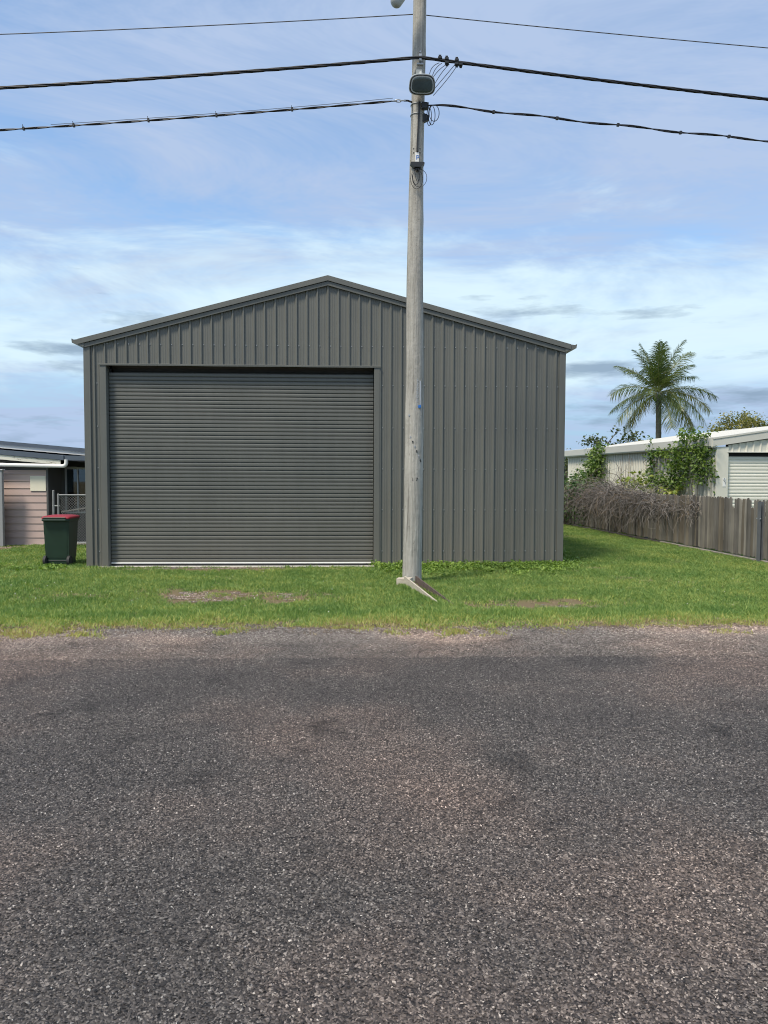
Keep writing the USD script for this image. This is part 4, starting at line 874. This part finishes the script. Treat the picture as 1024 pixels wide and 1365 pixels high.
while z + 0.0854 < 2.27:
    prof += [(z, 0.0), (z + 0.012, 0.012), (z + 0.035, 0.014), (z + 0.058, 0.012), (z + 0.070, 0.0), (z + 0.078, -0.005)]; z += 0.0854
prof.append((z, 0)); prof = np.array(prof); n = len(prof)
v = np.vstack([np.stack([np.full(n, x), 0.07 - prof[:, 1], prof[:, 0]], 1) for x in (0.335, 3.27)])
cs.part('roller_door', MB().add(v, [(i, n + i, n + i + 1, i + 1) for i in range(n - 1)]), M['cream_door'])
mb = MB(); mb.box(0.33, 3.28, 0.1, 0.12, 0, 2.6); cs.part('inner_screen', mb, M['dark'])
def gband(d0, d1, y0, y1):
    mb = MB()
    for s in (0, 1):
        us = [-0.12, 4.5]; v = [((u if s == 0 else 9 - u), y, 2.43 + 0.235 + rise * u - d) for u in us for y in (y0, y1) for d in (d1, d0)]
        f = [(0, 1, 3, 2), (4, 6, 7, 5), (0, 4, 5, 1), (2, 3, 7, 6), (0, 2, 6, 4), (1, 5, 7, 3)]; mb.add(v, f if s == 0 else [q[::-1] for q in f])
    return mb
cs.part('barge_board', gband(0, 0.215, -0.07, -0.035), M['cream_trim'])
cs.part('barge_cap', gband(-0.012, 0.03, -0.085, 0.10), M['cream_trim'])
for s in (0, 1):
    N = 60; ys = np.linspace(0.0, 11.15, 4 * N + 1); hh = np.tile([0, .025, .025, 0], N + 1)[:4 * N + 1]
    v = [((u if s == 0 else 9 - u), y, 2.62 + rise * u + h) for u in (-0.1, 4.5) for y, h in zip(ys, hh)]; n = len(ys)
    cs.part('roof_sheet', MB().add(v, [(i, i + 1, n + i + 1, n + i) for i in range(n - 1)]), M['cream_trim'])
# the side wall, in sheets, with fascia and gutter
k = 0
for y0 in np.arange(0.02, 11.0, 0.76):
    y1 = min(y0 + 0.76, 11.05); p = rib_profile(y0, y1, 0.1, 0.19, 0.028, False); n = len(p); o = 0.0012 * (k % 2); k += 1
    v = np.vstack([np.stack([-p[:, 1] - o, p[:, 0], np.zeros(n)], 1), np.stack([-p[:, 1] - o, p[:, 0], np.full(n, 2.45)], 1)])
    cs.part('wall_sheet', MB().add(v, [(i, i + 1, n + i + 1, n + i) for i in range(n - 1)]), M['cream'])
cs.part('gutter', MB().prism([(-0.03, 2.40), (-0.145, 2.415), (-0.165, 2.45), (-0.165, 2.655), (-0.15, 2.665), (-0.03, 2.655)], -0.05, 11.2), M['cream_trim'])
mb = MB(); mb.box(0, 9, 11.05, 11.1, 0, 2.4); mb.box(8.98, 9.0, 0, 11, 0, 2.4); cs.part('outer_walls', mb, M['cream'])
mb = MB(); mb.box(0.175, 0.265, -0.042, -0.036, 1.42, 1.64); sg = cs.part('sign', mb, M['white'])
mb = MB(); mb.bar((0.195, -0.044, 1.59), (0.225, -0.044, 1.55), 0.003, 0.016, (0, 1, 0)); mb.bar((0.205, -0.044, 1.60), (0.235, -0.044, 1.64), 0.003, 0.012, (0, 1, 0)); mb.bar((0.22, -0.044, 1.555), (0.25, -0.044, 1.545), 0.003, 0.016, (0, 1, 0)); mb.bar((0.247, -0.044, 1.545), (0.245, -0.044, 1.48), 0.003, 0.014, (0, 1, 0)); mb.bar((0.225, -0.044, 1.565), (0.25, -0.044, 1.60), 0.003, 0.01, (0, 1, 0))
sg.part('printed_mark', mb, M['black'])

# ------------------------------------------------------------------ plants
def leaves(centers, size, seed, up=0.3, fold=0.25, aspect=0.62, jitter=0.35):
    """One folded leaf (4 triangles) at each centre, random headings."""
    r = np.random.default_rng(seed); n = len(centers); c = np.asarray(centers)
    d = r.normal(size=(n, 3)); d[:, 2] = d[:, 2] * 0.6 - 0.25; d /= np.linalg.norm(d, axis=1, keepdims=True)
    nn = r.normal(size=(n, 3)) * 0.7; nn[:, 2] += up + 0.5; nn -= d * (nn * d).sum(1, keepdims=True); nn /= np.linalg.norm(nn, axis=1, keepdims=True)
    s = np.cross(d, nn); L = size * r.uniform(1 - jitter, 1 + jitter, (n, 1)); w = L * aspect * 0.5
    a = c; b = c + d * L * 0.45 + s * w + nn * L * fold * 0.3; e = c + d * L * 0.45 - s * w + nn * L * fold * 0.3; t = c + d * L - nn * L * 0.12; m = c + d * L * 0.5
    v = np.stack([a, b, t, e, m], 1).reshape(-1, 3); k = np.arange(n)[:, None] * 5
    f = np.vstack([k + [0, 4, 1], k + [1, 4, 2], k + [0, 3, 4], k + [3, 2, 4]])
    return v, f
LOC = lambda p: np.stack([FO[0] + p[:, 0] * math.cos(FR) - p[:, 1] * math.sin(FR), FO[1] + p[:, 0] * math.sin(FR) + p[:, 1] * math.cos(FR), p[:, 2]], 1)     # fence frame -> world
CLOC = lambda p: LOC(p) + (CO - FO) if False else np.stack([CO[0] + p[:, 0] * math.cos(FR) - p[:, 1] * math.sin(FR), CO[1] + p[:, 0] * math.sin(FR) + p[:, 1] * math.cos(FR), p[:, 2]], 1)
def blob(r, n, c, s): return np.array(c) + r.normal(size=(n, 3)) * np.array(s)

# creeper at the far end of the cream wall
r = np.random.default_rng(51)
vb = Thing('green_creeper', 'narrow green creeper climbing to the gutter at far end of cream wall', 'creeper', CLOC(np.array([[-0.3, 8.0, 0]]))[0])
pts = np.vstack([blob(r, 360, (-0.22, 7.6, 2.15), (0.1, 0.34, 0.26)), blob(r, 460, (-0.25, 7.9, 1.65), (0.12, 0.5, 0.24)), blob(r, 420, (-0.3, 8.5, 1.2), (0.14, 0.6, 0.28)), blob(r, 90, (-0.16, 7.3, 2.6), (0.08, 0.35, 0.07)), blob(r, 260, (-0.35, 9.0, 0.8), (0.2, 0.7, 0.35))])
pts[:, 0] = np.minimum(pts[:, 0], -0.05)
vb.part('leaves', leaves(CLOC(np.vstack([pts, pts + r.normal(0, .07, pts.shape) * [.3, 1, 1]])), 0.105, 52), M['vine'])
mb = MB(); mb.tube(CLOC(np.array([(-0.1, 9.0, 0), (-0.12, 8.6, .8), (-0.1, 8.0, 1.6), (-0.08, 7.5, 2.5)])), 0.02, 6); vb.part('stem', mb, M['stem'])
# creeper near the corner
vc = Thing('green_creeper', 'sprawling green creeper hanging over the gutter near the cream shed corner', 'creeper', CLOC(np.array([[-0.3, 2.0, 0]]))[0])
bl = [(190, (-0.2, 0.45, 2.3), (.06, .24, .2)), (120, (-0.2, 0.4, 1.85), (.07, .2, .16)), (230, (-0.24, 1.3, 2.2), (.09, .3, .24)), (200, (-0.24, 1.6, 1.8), (.1, .35, .17)), (90, (-0.16, 1.25, 2.74), (.1, .22, .14)),
      (110, (-0.2, 2.5, 2.34), (.06, .5, .06)), (190, (-0.26, 2.7, 1.55), (.11, .55, .12)), (90, (-0.2, 3.3, 2.05), (.05, .1, .28)), (60, (-0.17, .5, 2.7), (.08, .3, .05)), (60, (-0.22, 1.6, 1.45), (.08, .35, .08)), (36, (-.06, .1, 1.9), (.03, .14, .22))]
pts = np.vstack([blob(r, n, c, s) for n, c, s in bl]); pts[:, 0] = np.minimum(pts[:, 0], -0.05)
vc.part('leaves', leaves(CLOC(np.vstack([pts, pts + r.normal(0, .07, pts.shape) * [.3, 1, 1]])), 0.098, 53), M['vine'])
pts = np.vstack([blob(r, 170, (-0.42, 3.9, 1.45), (.15, .5, .16)), blob(r, 50, (-0.3, 1.7, 1.32), (.1, .3, .08))])
vc.part('young_leaves', leaves(CLOC(pts), 0.14, 54), M['vine_yellow'])
mb = MB()
for k in range(9):
    y0 = r.uniform(0.3, 4.2); pp = [(-0.12 - 0.05 * r.random(), y0 + 0.5 * r.normal() * t, 0.3 + t * r.uniform(2.0, 2.3)) for t in np.linspace(0, 1, 7)]; mb.tube(CLOC(np.array(pp)), 0.008, 5)
for k in range(7):
    y0 = r.uniform(4.2, 6.0); pp = [(-0.12, y0 + 0.25 * math.sin(k + 3 * t), 0.6 + t * r.uniform(1.2, 2.0)) for t in np.linspace(0, 1, 9)]; mb.tube(CLOC(np.array(pp)), 0.005, 4)
vc.part('stems', mb, M['stem'], kind='stuff')
# dark leafy bush against the far fence
bu = Thing('leafy_bush', 'dark green leafy bush at the far end of the paling fence by the shed', 'bush', LOC(np.array([[-0.35, 11.4, 0]]))[0])
ct = np.vstack([blob(r, 1, (-0.2, 11.2 + 0.9 * r.normal(), r.uniform(0.3, 1.5)), (0, 0, 0)) for _ in range(26)]); ct[:, 0] += r.normal(0, 0.25, 26)
pts = np.vstack([blob(r, 70, c, (.17, .25, .17)) for c in ct]); pts[:, 2] = np.abs(pts[:, 2])
bu.part('leaves', leaves(LOC(pts), 0.11, 55), M['bush'])
mb = MB()
for k in range(12): mb.tube(LOC(np.array([(-0.2 + 0.1 * r.normal(), 11.2 + .3 * r.normal(), 0), (-0.2 + .2 * r.normal(), 11.2 + .6 * r.normal(), .8), (-0.2 + .3 * r.normal(), 11.2 + .9 * r.normal(), 1.4)])), 0.012, 5)
bu.part('stems', mb, M['stem'], kind='stuff')
# dead vine draped over the fence: thousands of thin bare twigs
dvn = Thing('dead_vine', 'tangled bare grey dead vine draped over the paling fence', 'dead vine', LOC(np.array([[0, 7.5, 0]]))[0])
def twigs(n, seed, rad):
    r = np.random.default_rng(seed); mb = MB()
    for k in range(n):
        yc = np.clip(r.normal(7.3, 2.3), 2.6, 11.6); env = math.exp(-((yc - 7.9) / 3.1) ** 2)
        side = -1 if r.random() < 0.72 else 1
        p = np.array([r.normal(0.05, 0.15), yc, r.uniform(0.75, 1.1) + 0.35 * env * r.random()]); d = np.array([side * abs(r.normal(0.35, 0.35)), r.normal(0, 0.9), r.uniform(-0.3, 0.9) * (0.3 + env)]); pts = [p.copy()]
        L = r.uniform(0.5, 1.5) * (0.45 + 0.6 * env); ns = 11
        for s in range(ns):
            d = d + np.array([r.normal(0, 0.33), r.normal(0, 0.50), -0.17 + r.normal(0, 0.36)]); d /= np.linalg.norm(d); p = p + d * L / ns
            if p[0] > -0.03 and p[2] < 1.22 and side < 0: p[0] = -0.03 - 0.05 * r.random()
            if p[2] < 0.12: break
            pts.append(p.copy())
        if len(pts) > 2: mb.tube(LOC(np.array(pts)), np.linspace(rad * r.uniform(0.7, 1.3), rad * 0.4, len(pts)), 3, False)
    return mb
dvn.part('twigs', twigs(1500, 61, 0.0058), M['twig'], kind='stuff')
dvn.part('stems', twigs(160, 62, 0.011), M['stem'], kind='stuff')
# coconut palm
def palm(loc, H, n, seed):
    r = np.random.default_rng(seed); pt = Thing('coconut_palm', 'coconut palm with drooping green fronds rising behind the cream shed', 'palm tree', loc)
    base = np.array(loc, float); zs = np.linspace(0, H, 40)
    tp = np.stack([base[0] + 0.10 * np.sin(zs * 0.4), np.full(40, base[1]), base[2] + zs], 1); rad = 0.19 - 0.04 * zs / H + 0.012 * (np.arange(40) % 2) + 0.08 * np.exp(-((zs - H) / 0.5) ** 2)
    pt.part('trunk', MB().tube(tp, rad, 14), M['palm_bark'], smooth=50)
    cr = tp[-1]
    for k in range(n):
        a = 2.399963 * k + r.normal(0, 0.28); el = 1.50 - 2.05 * (k / n) ** 1.05 + r.normal(0, 0.12); L = r.uniform(3.0, 3.45) * (0.9 if k < 5 else 1.0); m = 26
        droop = 0.014 + 0.020 * (k / n) + 0.012 * r.random()
        d = np.array([math.cos(el) * math.cos(a), math.cos(el) * math.sin(a), math.sin(el)]); p = cr + d * 0.12 + [0, 0, 0.1]; ax_ = [p.copy()]; ds = [d.copy()]
        for s in range(m):
            d = d + np.array([0, 0, -droop * (0.5 + 1.6 * s / m)]); d /= np.linalg.norm(d); p = p + d * L / m; ax_.append(p.copy()); ds.append(d.copy())
        ax_, ds = np.array(ax_), np.array(ds); mb = MB(); tw = r.normal(0, 0.35)
        V, Fq, nn = [], [], 0
        for s in np.linspace(3, m, 66):
            i = min(int(s), m); c = ax_[i] + (ax_[min(i + 1, m)] - ax_[i]) * (s - i); dd = ds[i]; side = np.cross(dd, [0, 0, 1.0]); side /= np.linalg.norm(side) + 1e-9; upn = np.cross(side, dd)
            side, upn = side * math.cos(tw) + upn * math.sin(tw), upn * math.cos(tw) - side * math.sin(tw)
            tt = s / m; ll = 0.95 * math.sin(math.pi * (0.12 + 0.80 * tt)) ** 0.7 * r.uniform(0.85, 1.12)
            for sg_ in (-1, 1):
                out = side * sg_ * 0.86 + dd * (0.45 + 0.5 * tt) + upn * (0.10 - 0.35 * (k / n)) + r.normal(0, 0.13, 3); out /= np.linalg.norm(out); w = 0.020
                tip = c + out * ll + np.array([0, 0, -0.36 * ll]); mid = c + out * ll * 0.55 + np.array([0, 0, -0.06 * ll])
                V += [c - dd * w, c + dd * w, mid + dd * w * 0.9, mid - dd * w * 0.9, tip]; Fq += [(nn, nn + 1, nn + 2), (nn, nn + 2, nn + 3), (nn + 3, nn + 2, nn + 4)]; nn += 5
        mb.add(np.array(V), np.array(Fq)); old = k > n * 0.88 or (k > n * .5 and r.random() < 0.12)
        fr = pt.part('frond', mb, M['frond_old'] if old else M['frond'], label='yellowing old frond' if old else None)
        fr.part('midrib', MB().tube(ax_, np.linspace(0.030, 0.006, m + 1), 5), M['rachis'])
    for k in range(7):
        a = k * 0.9; c = cr + [0.25 * math.cos(a), 0.25 * math.sin(a), -0.22 + 0.1 * math.sin(3 * a)]; mb = MB(); mb.tube([c + [0, 0, .13], c + [0, 0, .09], c, c - [0, 0, .1], c - [0, 0, .14]], [0.02, 0.08, 0.11, 0.075, 0.02], 9); pt.part('coconut', mb, M['vine'], smooth=True)
palm((18.95, 47.0, 0), 6.7, 32, 71)
# trees further off
def tree(name, label, loc, H, crown, nclump, nleaf, size, m, seed):
    r = np.random.default_rng(seed); t = Thing(name, label, 'tree', loc); b = np.array(loc, float)
    cx, cy, cz, rx, ry, rz = crown; mb = MB(); mb.tube([b, b + [0.1, 0, H * 0.35], b + [cx * 0.3, cy * .3, H * 0.6]], [0.2, 0.15, 0.1], 8); ends = []
    for k in range(nclump):
        p = r.normal(size=3); p /= np.linalg.norm(p); p *= r.uniform(0.45, 1.0) ** 0.6; e = b + [cx + p[0] * rx, cy + p[1] * ry, cz + p[2] * rz]; ends.append(e)
        if k % 2 == 0: mb.tube([b + [cx * .15, cy * .15, H * 0.42], (b + [cx * .3, 0, H * .6] + e) / 2 + r.normal(0, .15, 3), e], [0.07, 0.04, 0.015], 5)
    t.part('trunk', mb, M['bark'])
    pts = np.vstack([blob(r, nleaf, e, np.array([rx, ry, rz]) * 0.17) for e in ends]); t.part('crown', leaves(pts, size, seed + 1), m)
tree('olive_tree', 'olive green open-crowned tree rising beyond the cream shed gable at right', (30.9, 60.0, 0), 6.5, (0, 0, 5.2, 2.0, 1.8, 1.35), 46, 75, 0.20, M['olive_leaf'], 81)
tree('small_tree', 'sparse dark leafy tree top just left of the palm above the gutter', (14.3, 42.0, 0), 4.2, (0.3, 0, 3.5, 1.5, 1.0, 0.75), 24, 34, 0.19, M['far_leaf'], 83)
tree('dark_tree', 'dark tree glimpsed in the gap between the grey shed and cream shed', (12.9, 45.0, 0), 3.0, (0, 0, 2.0, 0.75, 0.8, 0.95), 24, 60, 0.15, M['far_leaf'], 85)

# ------------------------------------------------------------------ grass
def tuft(n, spread, h0, h1, seed, w=0.0045, lean=0.5):
    r = np.random.default_rng(seed); V, Fq, k = [], [], 0
    for _ in range(n):
        b = np.array([*r.normal(0, spread, 2), -0.005]); a = r.uniform(0, 6.28); h = r.uniform(h0, h1); s = np.array([math.cos(a), math.sin(a), 0]) * w * r.uniform(0.7, 1.3)
        l = r.normal(0, lean, 2) * h; m = b + [l[0] * .4, l[1] * .4, h * 0.62]; t = b + [l[0], l[1], h]
        V += [b - s, b + s, m + s * .8, m - s * .8, t]; Fq += [(k, k + 1, k + 2), (k, k + 2, k + 3), (k + 3, k + 2, k + 4)]; k += 5
    return np.array(V), np.array(Fq)
tufts = [tuft(46, 0.05, 0.012, 0.048 + 0.006 * k, 300 + k, 0.0045, 0.6) for k in range(4)] + [tuft(40, 0.045, 0.035, 0.085, 310 + k, 0.004, 0.4) for k in range(2)] + [tuft(26, 0.05, 0.01, 0.035, 320, 0.004, 1.0)]
tm = [M['grass']] * 6 + [M['dry_grass']]
r = np.random.default_rng(91)
def field(x0, x1, y0, y1, dens):
    n = int((x1 - x0) * (y1 - y0) * dens); return np.stack([r.uniform(x0, x1, n), r.uniform(y0, y1, n)], 1)
P = np.vstack([field(-7.5, 9.0, 7.9, 11.0, 300), field(-8.5, 9.0, 11.0, 14.3, 230), field(-11.0, -4.5, 14.3, 18.6, 150), field(3.7, 8.3, 14.3, 20, 170), field(3.7, 8.0, 20, 34, 90), field(9, 14, 8.2, 19, 40), field(-16, -7.5, 8.2, 14.3, 60)])
x, y = P[:, 0], P[:, 1]
inside = ((x > SX0 - 0.03) & (x < SX1 + 0.03) & (y > SY - 0.05)) | ((x > -4.6) & (x < SX0 + DU1 + .1) & (y > SY - 0.12)) | ((x < -5.3) & (y > HY - 0.05)) | (x > FO[0] - (y - FO[1]) * math.tan(FR) - 0.02) & (y > 9.3) & (x < FO[0] - (y - FO[1]) * math.tan(FR) + 0.1)
e = edge_y(x)
edge = np.clip((y - e + 0.08) / 0.75, 0.0, 1) ** 0.7 + 0.75 * np.exp(-((y - e + 0.16) / 0.22) ** 2) * np.clip((fbm2(x, y, 1.5, 47) - 0.48) * 8, 0, 1)
edge = np.clip(edge, 0, 1)
bare = bare_at(x, y)
keep = ~inside & (r.random(len(P)) < edge * (1 - 0.9 * bare) * (0.72 + 0.6 * (fbm2(x, y, 1.1, 43) - 0.3)))
P, bare = P[keep], bare[keep]; x, y = P[:, 0], P[:, 1]
tall = np.exp(-((y - 9.22) / 0.26) ** 2) * (y > e[keep] + 0.35) * np.clip(0.25 + 1.3 * (fbm2(x, y, 0.5, 44) - 0.3), 0, 1) * np.where(x < 6, 1, .5)
which = np.where(r.random(len(P)) < tall * 0.65, 4 + r.integers(0, 2, len(P)), r.integers(0, 4, len(P)))
dryp = np.clip(0.06 + 0.9 * bare + 0.42 * np.exp(-((y - edge_y(x)) / 0.35) ** 2), 0, 0.8); which = np.where(r.random(len(P)) < dryp, 6, which)
sc = r.uniform(0.75, 1.25, len(P)) * (1 - 0.35 * bare)
aa = r.uniform(0, 6.28, 150); rr = r.uniform(0.15, 0.30, 150); ex = np.concatenate([0.955 + rr * np.cos(aa), 0.80 + r.uniform(0, 1, 90) * 0.40 + r.normal(0, .05, 90), r.uniform(1.0, 1.45, 70)]); ey = np.concatenate([PY + rr * np.sin(aa), 11.45 - (ex[150:240] - 0.80) * 4.2 + r.normal(0, .05, 90), np.zeros(70)]); ey[240:] = 11.6 - (ex[240:] - 1.0) * 4.2 + r.normal(0, .06, 70)
x, y = np.concatenate([x, ex]), np.concatenate([y, ey]); which = np.concatenate([which, 4 + r.integers(0, 2, len(ex))]); sc = np.concatenate([sc, r.uniform(0.6, 1.15, len(ex))])
lawn = Thing('lawn', 'short mown green grass covering the verge and the yard', 'grass', kind='stuff')
scatter(lawn.path + '/blades', tufts, tm, np.stack([x, y, relief(x, y)], 1), r.uniform(0, 6.28, len(x)), sc, which, kind=None)
# soil showing in bare spots (thin scattered crumbs and stones)
def around(n, cx, cy, sx, sy): return np.stack([r.normal(cx, sx, n), r.normal(cy, sy, n)], 1)
Q = np.vstack([around(60, -2.0, 10.75, 0.45, 0.2), around(16, -0.7, 10.85, 0.3, 0.12), around(110, -2.7, 13.93, 1.3, 0.06), around(10, 2.6, 9.95, 0.4, 0.12), around(60, -8.0, 17.9, 0.5, 0.3)]); Q = Q[(Q[:, 1] < SY - 0.09) | (Q[:, 0] < -5.2)]
lg = Thing('loose_gravel', 'loose grey gravel showing through worn patches of the lawn', 'gravel', kind='stuff')
scatter(lg.path + '/stones', gt, [M['gravel']] * 4, np.stack([Q[:, 0], Q[:, 1], relief(Q[:, 0], Q[:, 1]) + 0.004], 1), r.uniform(0, 6.28, len(Q)), r.uniform(0.7, 1.3, len(Q)), r.integers(0, 4, len(Q)), kind=None)
ew = r.uniform(-8, 8.5, 520); eh = edge_y(ew) + r.normal(-0.02, 0.13, 520)
clods = [chip_tile(16, 0.012, 0.034, 0.12, 500 + k, 0.6) for k in range(3)]
sc_ = Thing('soil_crumbs', 'dark crumbs of soil along the ragged edge of the grass', 'soil', kind='stuff')
scatter(sc_.path + '/crumbs', clods, [M['soil']] * 3, np.stack([ew, eh, np.full(520, 0.008)], 1), r.uniform(0, 6.28, 520), r.uniform(0.5, 1.1, 520), r.integers(0, 3, 520), kind=None)
# low leafy weeds along the foot of the shed and small clover flowers
def weed_clump(seed):
    rr = np.random.default_rng(seed); c = rr.normal(0, 1, (34, 3)) * [0.07, 0.05, 0.0] + [0, 0, 0.03]; c[:, 2] += rr.uniform(0, 0.06, 34); return leaves(c, 0.045, seed + 1, up=1.2)
wp = [weed_clump(400 + k) for k in range(3)]
n = 330; wx = np.concatenate([r.uniform(0.5, 3.9, 230), r.uniform(-7.5, -5.0, 30), r.normal(3.6, 0.3, 60), r.uniform(3.95, 4.5, 30)]); wy = np.concatenate([SY - 0.12 - np.abs(r.normal(0, 0.40, 230)) * (0.3 + 1.4 * r.random(230)), r.uniform(13.4, 14.2, 30), SY - 0.12 - np.abs(r.normal(0, 0.12, 60)), r.uniform(14, 16, 30)])
wd = Thing('broadleaf_weeds', 'low bright broadleaf weeds growing along the foot of the grey shed', 'weeds', kind='stuff')
scatter(wd.path + '/leaves', wp, [M['weed']] * 3, np.stack([wx, wy, relief(wx, wy)], 1), r.uniform(0, 6.28, len(wx)), r.uniform(0.7, 1.4, len(wx)), r.integers(0, 3, len(wx)), kind=None)
mb = MB(); mb.tube([(0, 0, 0), (0, 0, 0.05)], 0.0015, 3); mb.hull(np.array([(0, 0, .047), (.009, 0, .055), (-.009, 0, .055), (0, .009, .055), (0, -.009, .055), (0, 0, .066)]))
Cx = np.concatenate([r.uniform(-7, 0, 110), r.uniform(4, 7.5, 30)]); Cy = np.concatenate([r.uniform(9.2, 13.8, 110), r.uniform(9.5, 13, 30)])
cf = Thing('clover_flowers', 'tiny white clover flowers dotted through the lawn', 'flowers', kind='stuff')
scatter(cf.path + '/heads', [mb.mesh()], [M['flower']], np.stack([Cx, Cy, relief(Cx, Cy) - 0.02], 1), r.uniform(0, 6.28, len(Cx)), r.uniform(0.6, 0.9, len(Cx)), np.zeros(len(Cx), int), kind=None)
